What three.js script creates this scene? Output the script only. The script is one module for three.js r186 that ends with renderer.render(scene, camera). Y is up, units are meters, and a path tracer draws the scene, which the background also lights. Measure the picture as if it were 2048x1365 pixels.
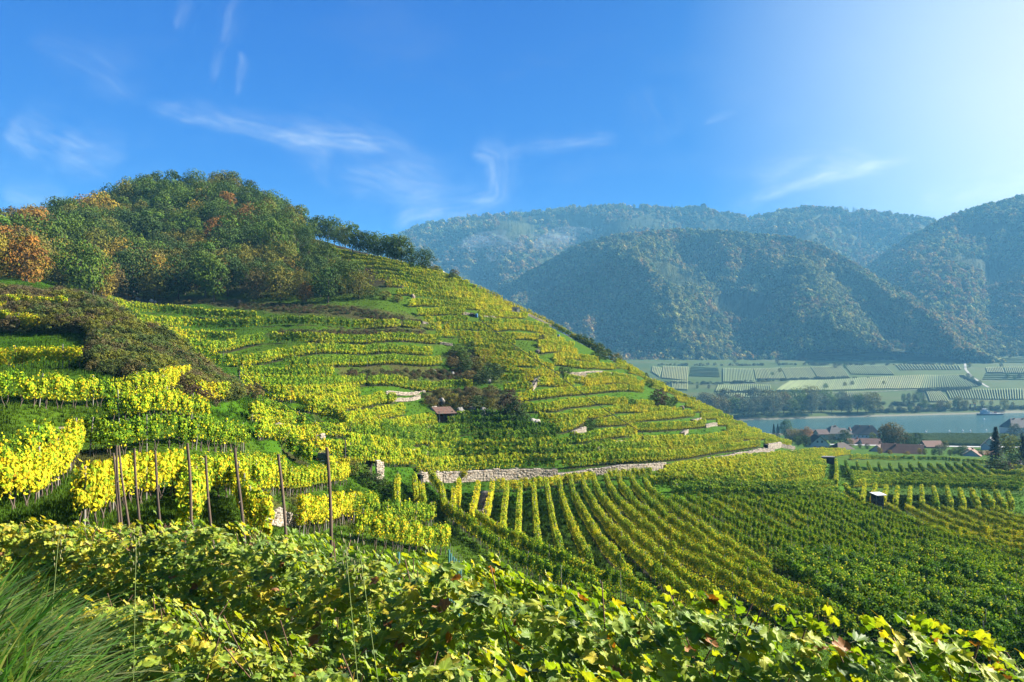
import * as THREE from 'three';
import { mergeGeometries } from 'three/addons/utils/BufferGeometryUtils.js';

// ------------------------------------------------------------------ camera, sky, sun, exposure
const EYE = 70, F = 1450, U0 = 1024, HORIZON = 715;          // eye 70 m above the river; lens in pixels of a 2048 x 1365 picture
const scene = new THREE.Scene();
const camera = new THREE.PerspectiveCamera(2 * Math.atan(682.5 / F) * 180 / Math.PI, 2048 / 1365, 0.1, 9000);
camera.position.set(0, EYE, 0);
camera.setViewOffset(2048, 1365, 0, -32.5, 2048, 1365);     // level camera, lens shifted up a little
const renderer = new THREE.WebGLRenderer({ antialias: true });
renderer.toneMapping = THREE.LinearToneMapping;
renderer.toneMappingExposure = 5;
renderer.shadowMap.enabled = true;

const SUN_AZ = 73 * Math.PI / 180, SUN_EL = 34 * Math.PI / 180;   // azimuth to the right of straight ahead
const SUN = new THREE.Vector3(Math.sin(SUN_AZ) * Math.cos(SUN_EL), Math.sin(SUN_EL), -Math.cos(SUN_AZ) * Math.cos(SUN_EL));
const sun = new THREE.DirectionalLight(new THREE.Color().setRGB(1, 0.93, 0.8), 5);
sun.position.set(SUN.x * 600, 70 + SUN.y * 600, -200 + SUN.z * 600); sun.target.position.set(0, 70, -200);
sun.castShadow = true;
Object.assign(sun.shadow.camera, { left: -400, right: 400, top: 300, bottom: -300, near: 1, far: 1500 });
sun.shadow.mapSize.set(4096, 4096);
scene.add(sun, sun.target);
scene.fog = new THREE.FogExp2(new THREE.Color().setRGB(0.2, 0.6, 1.0), 0.00012);

// ------------------------------------------------------------------ helpers
function rng(seed) { let a = seed | 0; return () => { a = (a + 0x6d2b79f5) | 0; let t = Math.imul(a ^ (a >>> 15), 1 | a); t = (t + Math.imul(t ^ (t >>> 7), 61 | t)) ^ t; return ((t ^ (t >>> 14)) >>> 0) / 4294967296; }; }
const clamp = (x, a, b) => Math.min(b, Math.max(a, x)), lerp = (a, b, t) => a + (b - a) * t;
const smooth = (a, b, x) => { const t = clamp((x - a) / (b - a), 0, 1); return t * t * (3 - 2 * t); };
function hash2(i, j) { let h = Math.imul(i, 374761393) ^ Math.imul(j, 668265263); h = Math.imul(h ^ (h >>> 13), 1274126177); return ((h ^ (h >>> 16)) >>> 0) / 4294967296; }
function noise2(x, y) {                                       // 0..1
  const i = Math.floor(x), j = Math.floor(y), a = x - i, b = y - j, s = a * a * (3 - 2 * a), t = b * b * (3 - 2 * b);
  return lerp(lerp(hash2(i, j), hash2(i + 1, j), s), lerp(hash2(i, j + 1), hash2(i + 1, j + 1), s), t);
}
const fbm = (x, y, n = 4) => { let s = 0, a = 0.5, m = 0; for (let k = 0; k < n; k++, a *= 0.5, x = x * 2.03 + 17.1, y = y * 2.03 + 5.7) { s += a * noise2(x, y); m += a; } return s / m; };
const used = new Map();
function numbered(name) { const n = used.get(name) ?? 0; used.set(name, n + 1); return n ? `${name}_${String(n).padStart(3, '0')}` : name; }
function tag(o, label, category, group, kind) {
  if (label) o.userData.label = label; if (category) o.userData.category = category; if (group) o.userData.group = group; if (kind) o.userData.kind = kind; return o;
}
function put(o, parent = scene) { o.castShadow = o.receiveShadow = true; parent.add(o); return o; }
function base(name, p, turn = 0) { const g = new THREE.Group(); g.name = numbered(name); g.position.set(p.x ?? p[0], p.y ?? p[1], p.z ?? p[2]); g.rotation.y = turn; scene.add(g); return g; }
function part(name, geo, mat, parent) { const m = new THREE.Mesh(geo, mat); m.name = parent === scene ? numbered(name) : name; return put(m, parent); }
function structure(name, geo, mat, label) { const m = part(name, geo, mat, scene); m.userData.kind = 'structure'; if (label) m.userData.label = label; return m; }
function copies(name, geo, mat, mats, parent, colors) {        // many copies of one small piece: one part
  const m = new THREE.InstancedMesh(geo, mat, mats.length);
  mats.forEach((x, i) => m.setMatrixAt(i, x)); if (colors) colors.forEach((c, i) => m.setColorAt(i, c));
  m.name = parent === scene ? numbered(name) : name; m.userData.kind = 'stuff'; m.frustumCulled = false; return put(m, parent);
}
const rgb = (r, g, b) => new THREE.Color().setRGB(r, g, b);
const M4 = () => new THREE.Matrix4(), V = (x, y, z) => new THREE.Vector3(x, y, z);
const ORD = 'first second third fourth fifth sixth seventh eighth ninth tenth eleventh twelfth thirteenth fourteenth fifteenth sixteenth seventeenth eighteenth nineteenth twentieth'.split(' ');
const ord = (i) => i > 58 ? 'sixtieth or so' : ORD[i] ?? (i < 49 ? null : i === 49 ? 'fiftieth' : 'fifty-' + ORD[i - 50]) ?? (i < 29 ? 'twenty-' + ORD[i - 20] : i === 29 ? 'thirtieth' : i < 39 ? 'thirty-' + ORD[i - 30] : i === 39 ? 'fortieth' : 'forty-' + ORD[i - 40]);
class MB {                                                      // collects triangles with vertex colours
  constructor() { this.p = []; this.c = []; this.uv = []; this.i = []; }
  v(x, y, z, c, u = 0, w = 0) { this.p.push(x, y, z); this.c.push(c[0], c[1], c[2]); this.uv.push(u, w); return this.p.length / 3 - 1; }
  t(a, b, c) { this.i.push(a, b, c); }
  q(a, b, c, d) { this.i.push(a, b, c, a, c, d); }
  geo(normals = false) {
    const g = new THREE.BufferGeometry();
    g.setAttribute('position', new THREE.Float32BufferAttribute(this.p, 3)); g.setAttribute('color', new THREE.Float32BufferAttribute(this.c, 3)); g.setAttribute('uv', new THREE.Float32BufferAttribute(this.uv, 2));
    g.setIndex(this.i); if (normals) g.computeVertexNormals(); return g;
  }
}
const parse = (s) => s.trim().split(/\s+/).map((p) => p.split(',').map(Number));
const dim = (c, k) => c.map((x) => x * k);
const mat = (c, o = {}) => new THREE.MeshStandardMaterial({ color: rgb(...dim(c, 0.58)), roughness: 0.9, ...o });

// ------------------------------------------------------------------ sky: blue air paling towards the sun, thin cirrus strokes
{
  const W = 3072, H = 1536, data = new Float32Array(W * H * 4);
  // cirrus strokes: points as directions (px of the picture are only the notation), width, strength
  const S = [['285,210 380,228 470,250 560,272 650,290 760,296 850,310', 17, 0.34], ['560,272 640,300 720,340 800,375 900,405', 46, 0.16], ['640,300 655,330 665,385', 15, 0.16],
    ['0,265 60,290 140,325 235,365', 34, 0.3], ['120,285 200,310 260,330', 24, 0.16], ['482,-20 458,55 441,110 431,175', 8, 0.17], ['474,-20 452,60 446,100', 16, 0.08], ['392,-30 372,20 346,70', 8, 0.14], ['488,108 486,150 483,188', 6, 0.17],
    ['940,300 985,308 992,340 985,385 950,410', 17, 0.26], ['990,306 1080,302 1180,292 1260,288', 11, 0.2], ['780,470 850,440 930,420 1000,400', 22, 0.32], ['1440,422 1530,392 1620,372 1700,350 1770,330 1840,308', 9, 0.5],
    ['1500,370 1580,345 1680,340 1800,345', 26, 0.2], ['1400,244 1440,231 1480,215', 5, 0.22], ['1830,425 1920,400 2048,375 2200,350', 24, 0.42], ['0,395 70,402 150,415', 18, 0.18], ['700,400 800,390 920,395', 40, 0.1],
    ['60,80 130,120 230,170 300,210', 34, 0.07], ['1270,170 1300,240 1330,300', 40, 0.06], ['-900,300 -600,250 -300,280', 50, 0.25], ['2500,250 2900,200 3500,280', 60, 0.25]]
    .map(([s, w, a]) => ({ p: parse(s), w, a }));
  for (const s of S) { s.len = s.p.slice(1).reduce((q, p, k) => q + Math.hypot(p[0] - s.p[k][0], p[1] - s.p[k][1]), 0); s.x0 = Math.min(...s.p.map((q) => q[0])) - 3 * s.w; s.x1 = Math.max(...s.p.map((q) => q[0])) + 3 * s.w; s.y0 = Math.min(...s.p.map((q) => q[1])) - 3 * s.w; s.y1 = Math.max(...s.p.map((q) => q[1])) + 3 * s.w; }
  const zen = [0.0, 0.085, 0.54], mid = [0.0, 0.15, 0.68], hor = [0.07, 0.32, 0.74], pale = [0.11, 0.4, 0.88], glow = [0.92, 1.0, 1.04];
  for (let row = 0; row < H; row++) {
    const up = ((row + 0.5) / H - 0.5) * Math.PI, y = Math.sin(up), e = Math.max(0, y);
    for (let col = 0; col < W; col++) {
      const a = ((col + 0.5) / W - 0.5) * 2 * Math.PI, x = Math.cos(a) * Math.cos(up), z = Math.sin(a) * Math.cos(up);
      const c = x * SUN.x + y * SUN.y + z * SUN.z, ang = Math.acos(clamp(c, -1, 1)), o = (row * W + col) * 4;
      const t1 = smooth(0, 0.26, e), t2 = smooth(0.18, 0.6, e);
      const air = 1.5 / (1 + Math.exp((ang - 0.68) / 0.135)) * clamp(1.5 - 2.2 * e, 0.36, 1.4);
      let cl = 0;
      if (y > 0.002 && z < -0.05) {
        let u = U0 + F * x / -z, v = HORIZON - F * y / -z; { const wu = fbm(u * 0.006 + 50, v * 0.009, 4) - 0.5, wv = fbm(u * 0.006, v * 0.009 + 80, 4) - 0.5; u += 50 * wu; v += 40 * wv; }
        for (const s of S) {
          if (u < s.x0 || u > s.x1 || v < s.y0 || v > s.y1) continue;
          let best = 1e9, along = 0, side = 0;
          for (let k = 0; k + 1 < s.p.length; k++) {
            const [ax, ay] = s.p[k], [bx, by] = s.p[k + 1], dx = bx - ax, dy = by - ay, l2 = dx * dx + dy * dy, t = clamp(((u - ax) * dx + (v - ay) * dy) / l2, 0, 1);
            const d = Math.hypot(u - ax - t * dx, v - ay - t * dy); if (d < best) { best = d; along = (k + t) / (s.p.length - 1); side = (u - ax) * dy - (v - ay) * dx > 0 ? 1 : -1; }
          }
          const wd = s.w * 1.25 * (0.3 + 0.7 * Math.sin(Math.PI * clamp(along * 0.9 + 0.05, 0, 1))) * (side > 0 ? 1.5 : 0.7), k = Math.exp(-(best * best) / (wd * wd));
          const al = along * s.len, n = fbm(al / 70 + s.x0, best * side * 0.03 + 9, 4), f = fbm(al / 42 + best * side * 0.05, best * side * 0.16 + s.y0, 5);
          cl += s.a * k * smooth(0.05, 0.6, n) * (0.2 + 1.6 * f * f) * 1.15 * smooth(0, 0.15, along) * smooth(0, 0.2, 1 - along);
        }
        cl += 0.05 * smooth(0.5, 0.8, fbm(u * 0.004 + 3, v * 0.009, 5)) * smooth(0.02, 0.12, e) * smooth(0.6, 0.3, e);
      } else if (y > 0.03) cl = 0.22 * smooth(0.52, 0.8, fbm(x / (y + 0.2) * 1.7 + 7, z / (y + 0.2) * 0.8, 5)) * smooth(0.03, 0.2, e);
      cl = clamp(cl, 0, 0.8);
      for (let k = 0; k < 3; k++) {
        let s = lerp(lerp(hor[k], mid[k], t1), zen[k], t2);
        s = lerp(s, pale[k], clamp(air * 1.9, 0, 1)); { const q = clamp(air * 1.5 - 0.2, 0, 1.6); s = s * (1 - Math.min(1, q)) + glow[k] * q; }
        if (y < 0) s = lerp(s, [0.1, 0.16, 0.12][k], smooth(0, -0.05, y));
        const white = [0.8, 0.9, 1.0][k] * (0.9 + 0.4 * air);
        data[o + k] = (s + (white - s) * cl) / 5;
      }
      data[o + 3] = 1;
    }
  }
  const sky = new THREE.DataTexture(data, W, H, THREE.RGBAFormat, THREE.FloatType);
  sky.mapping = THREE.EquirectangularReflectionMapping; sky.magFilter = THREE.LinearFilter; sky.needsUpdate = true;
  scene.background = sky; scene.environment = sky;
}
// ------------------------------------------------------------------ the near land: heights by bearing and distance
// Numbers above 300 are sight lines (the picture row at which that distance would be seen), small numbers metres above the eye.
const DK = [2, 4, 7, 11, 16, 22, 30, 40, 50, 62, 78, 95, 115, 140, 165, 190, 220, 260, 320, 420, 560, 660, 900];
const TABLE = {
  '-400': '-1.4 -1.7 -2.8 -4 -4.8 -5.2 -5.6 -4.6 -3 -1.5 1.5 6 11 16 20 25 33 42 52 50 40 30 20',
  '0':    '-1.4 -1.75 -3.6 -4.5 -4.9 -5.4 985 852 763 741 690 612 570 560 548 528 492 470 478 520 560 600 640',
  '160':  '-1.6 -2.4 -3.7 -4.6 -5.2 -5.8 -6.0 916 806 750 692 622 583 592 590 568 505 462 455 500 560 600 640',
  '300':  '-1.8 -3.0 -3.9 -4.7 -5.3 -5.9 1024 937 822 772 712 664 692 668 636 603 560 478 400 430 520 580 640',
  '450':  '-1.8 -3.2 -4.1 -4.8 -5.5 -6.3 1063 983 908 838 785 778 748 705 655 607 553 470 394 415 520 580 640',
  '600':  '-1.8 -3.2 -4.2 -5.2 -6.2 -7.3 -8.6 1074 1011 950 885 832 780 715 655 607 556 486 470 500 560 600 640',
  '750':  '-1.8 -3.2 -4.3 -5.5 -7.0 -8.7 -10.5 1137 1075 1020 957 905 850 772 692 615 560 512 512 540 600 640 680',
  '900':  '-1.8 -3.2 -4.5 -6.0 -7.9 -9.9 -12.2 1222 1142 1082 1017 970 931 851 762 682 602 553 562 600 660 700 760',
  '1050': '-1.8 -3.2 -4.7 -6.5 -8.6 -10.9 -13.5 1295 1192 1112 1041 986 942 866 786 721 664 628 642 690 750 790 830',
  '1200': '-1.8 -3.2 -4.9 -6.8 -9.1 -11.6 -14.4 1322 1211 1129 1051 1000 951 895 846 796 742 709 726 780 830 868 840',
  '1400': '-1.8 -3.2 -5.0 -7.0 -9.5 -12.1 -15.1 1340 1234 1145 1068 1014 972 936 905 876 841 816 828 860 880 868 835',
  '1600': '-1.8 -3.2 -5.1 -7.2 -9.8 -12.5 -15.5 1352 1243 1157 1083 1032 992 958 937 925 910 898 897 894 880 868 835',
  '1800': '-1.8 -3.2 -5.1 -7.3 -10 -12.8 -15.8 1360 1246 1175 1113 1064 1025 990 969 955 939 926 911 897 880 868 835',
  '2048': '-1.8 -3.2 -5.1 -7.3 -10 -12.8 -15.8 1363 1252 1183 1121 1073 1034 1001 978 962 946 932 916 901 881 868 835',
  '2500': '-1.8 -3.2 -5.1 -7.3 -10 -12.8 -15.8 1363 1252 1183 1121 1073 1034 1001 978 962 946 932 916 901 881 868 835',
};
const UK = Object.keys(TABLE).map(Number).sort((a, b) => a - b);
const SLOPES = UK.map((u) => TABLE[u].split(' ').map(Number).map((n, i) => (n > 300 ? (HORIZON - n) / F : n / DK[i])));
const LNK = DK.map(Math.log);
const minmod = (a, b) => (a * b <= 0 ? 0 : Math.sign(a) * Math.min(Math.abs(a), Math.abs(b), Math.abs(a + b) / 2 + 1e-12));
function cubic(xs, f, x) {
  const n = xs.length; if (x <= xs[0]) return f(0); if (x >= xs[n - 1]) return f(n - 1);
  let i = 0; while (xs[i + 1] < x) i++;
  const h = xs[i + 1] - xs[i], t = (x - xs[i]) / h, a = f(i), b = f(i + 1), d = (b - a) / h;
  const d0 = i > 0 ? minmod((a - f(i - 1)) / (xs[i] - xs[i - 1]), d) : d, d1 = i + 2 < n ? minmod((f(i + 2) - b) / (xs[i + 2] - xs[i + 1]), d) : d;
  const t2 = t * t, t3 = t2 * t;
  return a * (2 * t3 - 3 * t2 + 1) + b * (-2 * t3 + 3 * t2) + h * (d0 * (t3 - 2 * t2 + t) + d1 * (t3 - t2));
}
function slopeAt(u, D) { const l = Math.log(clamp(D, 1.2, 900)); return cubic(UK, (i) => cubic(LNK, (k) => SLOPES[i][k], l), clamp(u, -400, 2500)); }
function groundUD(u, D) { return EYE + slopeAt(u, D) * Math.max(D, 1.2); }
function smoothGround(x, z) {                                 // any place around the camera
  const th = Math.atan2(x, -z), r = Math.hypot(x, z), lim = 0.78;
  if (Math.abs(th) <= lim) return groundUD(U0 + F * x / Math.max(-z, 1e-6), Math.max(-z, 0.7));
  const side = (s) => groundUD(U0 + s * F * Math.tan(lim), r * Math.cos(lim)), a = side(1), b = side(-1);
  const w = smooth(0.9, Math.PI, Math.abs(th)); return lerp(th > 0 ? a : b, (a + b) / 2, w);
}
const detail = (x, z) => { const r = Math.hypot(x, z); return (fbm(x * 0.22, z * 0.22, 3) - 0.5) * 0.5 * clamp(r / 60, 0.25, 1.4) * (1 - smooth(300, 500, r)); };
const px = (u, v, D) => V((u - U0) / F * D, EYE + (HORIZON - v) / F * D, -D);
// where a sight line meets the land raised by h
function sight(u, v, h = 0, from = 25, to = 420) {
  const s = (HORIZON - v) / F; let D = from, prev = null, bestD = from, best = 1e9;
  while (D < to) {
    const g = EYE + s * D - groundUD(u, D) - h;
    if (prev !== null && prev > 0 && g <= 0) { let a = D / 1.006, b = D; for (let k = 0; k < 18; k++) { const m = (a + b) / 2; if (EYE + s * m - groundUD(u, m) - h > 0) a = m; else b = m; } D = (a + b) / 2; return V((u - U0) / F * D, groundUD(u, D), -D); }
    if (g > 0 && g / D < best) { best = g / D; bestD = D; }
    prev = g; D *= 1.006;
  }
  return V((u - U0) / F * bestD, groundUD(u, bestD), -bestD);
}
// ------------------------------------------------------------------ where the hedges of vines run (foot lines; @h = traced h metres above the ground)
const ROWS = [];
function addRow(block, pts, o = {}) {
  const w = pts.map(([u, v]) => sight(u, v, o.h ?? 0, o.from ?? 25, o.to ?? 300));
  const line = [];                                             // resample every 0.5 m, smooth the heights
  for (let k = 0; k + 1 < w.length; k++) { const n = Math.max(1, Math.round(Math.hypot(w[k + 1].x - w[k].x, w[k + 1].z - w[k].z) / 0.5)); for (let i = 0; i < n; i++) line.push([lerp(w[k].x, w[k + 1].x, i / n), lerp(w[k].z, w[k + 1].z, i / n)]); }
  line.push([w.at(-1).x, w.at(-1).z]);
  for (let it = 0; it < 10; it++) for (let i = 1; i + 1 < line.length; i++) { line[i] = [(line[i - 1][0] + line[i + 1][0] + 2 * line[i][0]) / 4, (line[i - 1][1] + line[i + 1][1] + 2 * line[i][1]) / 4]; }
  let y = line.map(([x, z]) => smoothGround(x, z) + (block.terrace ? 0 : detail(x, z)));
  for (let it = 0; it < 6; it++) y = y.map((b, i) => (y[Math.max(0, i - 1)] + 2 * b + y[Math.min(y.length - 1, i + 1)]) / 4);
  const row = { block, line: line.map(([x, z], i) => V(x, y[i], z)), tone: o.tone ?? block.tone, gold: o.gold, hgt: o.hgt ?? block.hgt ?? 1.9, thick: o.thick ?? block.thick ?? 1, v: pts.reduce((s, p) => s + p[1], 0) / pts.length, u: pts.reduce((s, p) => s + p[0], 0) / pts.length };
  if (line.length > 3) { ROWS.push(row); block.rows.push(row); }
  return row;
}
function block(id, o, list) {
  const b = { id, rows: [], tone: 1.2, ...o };
  for (const s of list.trim().split('\n')) {                   // "tone | points"
    const [t, p] = s.split('|'); addRow(b, parse(p), { ...o, tone: parseFloat(t) });
  }
  BLOCKS.push(b); return b;
}
const BLOCKS = [];
const along = (pts, t) => { const L = [0]; for (let i = 1; i < pts.length; i++) L.push(L[i - 1] + Math.hypot(pts[i][0] - pts[i - 1][0], pts[i][1] - pts[i - 1][1])); const d = t * L.at(-1); let i = 0; while (i < pts.length - 2 && L[i + 1] < d) i++; const f = (d - L[i]) / (L[i + 1] - L[i]); return [lerp(pts[i][0], pts[i + 1][0], f), lerp(pts[i][1], pts[i + 1][1], f)]; };
function family(b, A, B, n, o = {}) {                          // rows between two guide rows, evenly set on the land
  const P = parse(A), Q = parse(B), m = 9, r = rng(n * 77 + P.length);
  const a = [], c = []; for (let k = 0; k < m; k++) { a.push(sight(...along(P, k / (m - 1)), o.h ?? 0, o.from ?? 25, o.to ?? 420)); c.push(sight(...along(Q, k / (m - 1)), o.h ?? 0, o.from ?? 25, o.to ?? 420)); }
  for (let i = o.skipFirst ? 1 : 0; i < n - (o.skipLast ? 1 : 0); i++) {
    const t = i / (n - 1), pts = a.map((p, k) => { const x = lerp(p.x, c[k].x, t), z = lerp(p.z, c[k].z, t), y = smoothGround(x, z) + (o.h ?? 0); return [U0 + F * x / -z, HORIZON - F * (y - EYE) / -z, -z]; });
    addRow(b, pts, { ...o, from: Math.max(20, Math.min(...pts.map((p) => p[2])) * 0.9), to: Math.max(...pts.map((p) => p[2])) * 1.12, tone: (o.tone ?? b.tone) + (r() - 0.5) * 0.5 });
  }
}
// grassy terraces below the wooded hill
block('terrace', { terrace: 1, from: 98, to: 230, where: 'on the grassy terraces below the wood', hgt: 2.4 }, `
2.0|215,611 250,620 325,628 395,634 454,639 505,641
1.7|262,643 309,653 376,656 454,659 493,658 532,654 571,650 609,652 687,656 765,659 839,660
2.5|294,664 327,675 362,679 405,682 465,684
1.5|340,682 360,697 395,704 425,709 454,705 493,695 532,687 600,687 648,688 745,688 878,689
1.7|362,711 395,724 434,732 473,736 520,731 552,723 599,714 667,708 745,710 859,712
1.6|571,742 628,741 687,734 745,732 878,731
1.7|477,759 532,759 600,763 659,762
1.8|483,785 532,784 600,784 640,782 687,777 726,773 784,773 901,778 937,779
2.7|505,806 550,806 609,805 687,798 714,795
2.8|592,836 625,834 650,823 700,822 745,813 788,808
2.6|640,876 671,872 690,867 711,853 753,843 808,832`);
block('hutside', { terrace: 1, from: 78, to: 200, where: 'on the terraces below the garden hut', hgt: 2.45 }, `
2.2|726,869 753,868 826,856 871,852
0.8|912,845 950,844 1029,843
0.9|896,856 962,855 1045,856
1.0|760,881 845,873 930,870 1010,869 1100,869
1.1|690,879 740,890 787,893 845,891 914,888
0.9|945,887 1021,886 1113,881
1.5|691,906 744,911 787,914 824,913
1.8|859,912 904,909 1050,907 1137,900
1.6|693,929 753,933 771,935 834,936
1.4|838,925 900,924 1000,921 1117,920 1195,914 1289,908
1.8|836,947 904,946 982,941 1050,937 1137,939 1176,934 1234,931 1320,926`);
block('gully', { terrace: 1, from: 55, to: 140, where: 'among low walls left of the hut', hgt: 1.9 }, `
2.2|395,806 420,806 450,803
2.0|500,843 548,853 585,856
2.2|515,879 555,886 578,889 632,881
1.6|545,887 575,907 607,932
2.1|617,869 648,878 683,877
2.4|612,898 650,912 685,918
2.2|610,826 660,838 690,842
1.9|600,858 560,838 520,826`);
const FA = { id: 'FA', rows: [], terrace: 1, tone: 2.4, where: 'on the steep slope below ridge trees', hgt: 2.35 }; BLOCKS.push(FA);
family(FA, '660,508 720,520 790,533 860,549 884,554', '818,615 855,613 894,616 933,621 972,623 1023,625', 9, { from: 150, to: 300, tone: 2.3 });
for (const [t, p] of [[3, '812,549 850,552 885,556'], [3, '892,559 920,568'], [3.1, '905,567 950,584'], [3.1, '955,583 1000,604'], [3, '985,604 1020,618'], [2.6, '930,600 985,604'], [2.8, '950,611 1005,615']]) addRow(FA, parse(p), { from: 150, to: 270, tone: t });
block('ridge', { terrace: 1, from: 140, to: 275, where: 'along the vineyard ridge edge', hgt: 2.4 }, `
3.0|1010,612 1050,629 1103,641
2.8|1103,643 1125,650
2.8|1115,656 1150,667 1166,673
2.8|1140,671 1187,683
3.0|1193,693 1212,698
2.6|1160,676 1200,688
2.7|1232,729 1277,738
2.6|1230,718 1262,724
2.3|1233,737 1280,742
2.4|1258,748 1292,754
2.4|1302,749 1325,755
2.2|1288,765 1346,767
2.2|1303,777 1366,779
2.4|1327,786 1348,790 1384,789
2.8|1350,804 1409,799
2.4|1372,816 1425,813
2.2|1384,826 1444,823
2.1|1401,841 1464,840
2.1|1434,853 1493,850
2.0|1454,865 1522,861
2.0|1483,878 1552,872 1580,885
1.9|1530,890 1582,888`);
block('middle', { terrace: 1, from: 115, to: 260, where: 'on the golden middle of the slope', hgt: 2.35 }, `
2.3|957,635 998,637 1054,639
2.4|835,632 880,631 929,631
2.1|850,647 900,646 931,647
1.9|960,649 1000,652 1060,656 1095,661
2.6|857,660 900,660 994,665 1111,674
2.7|873,675 900,676 959,679 1017,681 1070,683 1128,688
2.7|918,691 957,693 1029,696
2.5|1076,697 1147,698
3.0|945,701 1037,711
2.9|1082,709 1155,711
3.2|948,714 1009,719 1076,724
2.7|1107,722 1196,727
3.3|960,729 1037,736 1107,745
2.5|1107,732 1173,740 1232,741
3.4|985,740 1002,748 1056,757 1115,762
3.0|1002,765 1037,767 1064,767
2.6|1127,762 1170,771
2.6|1076,774 1115,776 1144,775
2.3|1170,766 1271,766
2.6|1009,785 1060,783
2.6|1171,776 1287,776`);
block('lower', { terrace: 1, from: 95, to: 260, where: 'on the slope above the long wall', hgt: 2.35 }, `
2.3|1035,808 1084,800 1134,793 1193,788 1285,788
2.2|1042,827 1068,828 1109,826 1141,817 1195,811 1254,812
2.2|1271,816 1305,817
2.3|1078,848 1109,849 1141,847
2.3|1145,838 1170,840 1225,832
2.4|1228,828 1254,827 1361,831
2.2|1088,866 1115,870 1146,862 1170,847
2.4|1193,856 1244,853 1279,845 1314,842
2.3|1315,842 1348,839 1389,836
2.1|1140,887 1156,892 1195,883 1271,874
1.8|1255,866 1320,864 1364,860 1411,856
2.1|1260,893 1333,891 1413,886 1473,877 1520,868
1.9|1185,904 1294,905 1376,900 1464,888 1524,881
2.0|1200,927 1313,925 1350,922 1415,911 1464,904 1520,895`);
// left terraces near the viewer
block('left', { from: 24, to: 92, near: 1, where: 'on the near left terraces', hgt: 2.2, thick: 1.05 }, `
2.9|-40,598 60,594 130,588
3.2|-40,640 -10,636 16,633
3.2|-40,660 20,662 65,666
3.1|-60,735 60,739 163,740
2.1|-60,828 0,825 100,820 200,812 300,801 331,796
3.4|326,789 345,782 374,773
1.9|222,850 300,842 411,846
1.4|165,913 205,923 270,907 330,903 420,905 490,903
1.9|-60,988 0,978 60,952 112,930
3.0|-60,1050 8,1035 59,1018 98,990 137,950 156,915
2.9|160,1085 205,1045 254,1012 293,1005 357,988
2.3|345,992 400,1003 457,997 520,976 562,962
3.0|505,993 560,991 620,985 692,972
2.2|405,1005 392,1040 372,1090
2.4|472,1003 484,1035 505,1075 525,1105
3.5|598,1070 630,1071 655,1060 695,1047 748,1042
1.8|700,1048 745,1050
1.5|768,1064 806,1056 866,1052
2.2|700,1085 755,1100 830,1109 892,1112
3.3|640,955 690,965`);
// the broad field at the foot of the wall
block('fan', { from: 40, to: 150, near: 1, h: 1.0, where: 'fanning down the field from the wall', hgt: 1.95, thick: 0.82, fromLeft: 1 }, `
2.2|796,960 793,985 795,1010
2.0|829,962 833,1002
1.9|843,975 846,1006
1.5|859,956 884,981 888,1018 914,1038 943,1057 982,1085 1021,1112 1096,1146 1170,1176 1230,1205
2.1|908,990 906,1032
2.4|918,968 917,1000
2.4|957,972 950,1005 944,1040
1.7|945,1036 982,1057 1050,1089 1126,1125 1184,1148 1243,1171 1300,1195
2.4|985,973 979,1008 971,1045
1.9|1014,977 1009,1018 1006,1061
1.8|1041,977 1038,1018 1036,1075
1.7|1067,973 1069,1008 1073,1057 1077,1094
1.7|1093,969 1098,1003 1106,1049 1116,1086 1126,1122
1.8|1118,965 1124,999 1138,1042 1159,1086 1180,1128
1.7|1141,961 1147,993 1165,1028 1194,1073 1227,1116 1257,1153
1.8|1165,961 1173,989 1194,1024 1223,1061 1263,1102 1302,1139 1345,1177 1400,1215
1.8|1187,960 1196,985 1223,1024 1263,1067 1302,1102 1350,1144 1426,1194 1470,1222
1.7|1212,956 1220,979 1239,1008 1282,1049 1350,1108 1445,1161 1510,1197 1560,1224
1.7|1236,956 1245,979 1272,1012 1311,1047 1350,1077 1406,1112 1484,1155 1560,1197 1620,1228
1.6|1262,958 1270,977 1302,1010 1350,1049 1406,1087 1484,1133 1570,1178 1650,1222 1695,1246
1.6|1288,961 1298,983 1321,1000 1350,1020 1387,1049 1445,1092 1504,1118 1541,1137`);
block('wallfoot', { from: 90, to: 200, near: 1, where: 'at the foot of the long stone wall', hgt: 1.8 }, `
2.5|993,985 1040,983 1087,980 1184,967
2.2|885,962 925,966
2.0|1215,962 1300,958`);
const SP = { id: 'speckle', rows: [], tone: 1.9, where: 'in the plot beside the lower wall', hgt: 1.9 }; BLOCKS.push(SP);
family(SP, '1345,945 1430,933 1520,922 1600,912 1655,908', '1300,972 1400,978 1500,982 1580,980 1645,968', 9, { from: 100, to: 330, tone: 1.9 });
const LA = { id: 'lateral', rows: [], tone: 0.9, where: 'across the field behind the fan rows', hgt: 1.7 }; BLOCKS.push(LA);
family(LA, '1345,984 1450,983 1580,983 1670,976', '1345,992 1450,994 1580,1002 1680,1010', 3, { from: 90, to: 200, tone: 0.9 });
const MID = { id: 'slanting', rows: [], tone: 1.2, near: 1, where: 'slanting down the middle of the field', hgt: 1.7, thick: 0.58 }; BLOCKS.push(MID);
family(MID, '1342,995 1387,1024 1426,1049 1484,1079 1525,1102', '1371,993 1426,1022 1484,1055 1562,1092 1600,1108', 2, { h: 1, from: 55, to: 140, tone: 1.4 });
family(MID, '1398,993 1465,1026 1543,1067 1650,1105 1760,1140', '1690,1000 1780,1032 1900,1068 2000,1100 2090,1128', 11, { h: 1, from: 55, to: 160, tone: 1.2 });
const YEL = { id: 'yellowing', rows: [], tone: 2.0, near: 1, where: 'in the yellowing plot below the stand', hgt: 1.65, thick: 0.65 }; BLOCKS.push(YEL);
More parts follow.
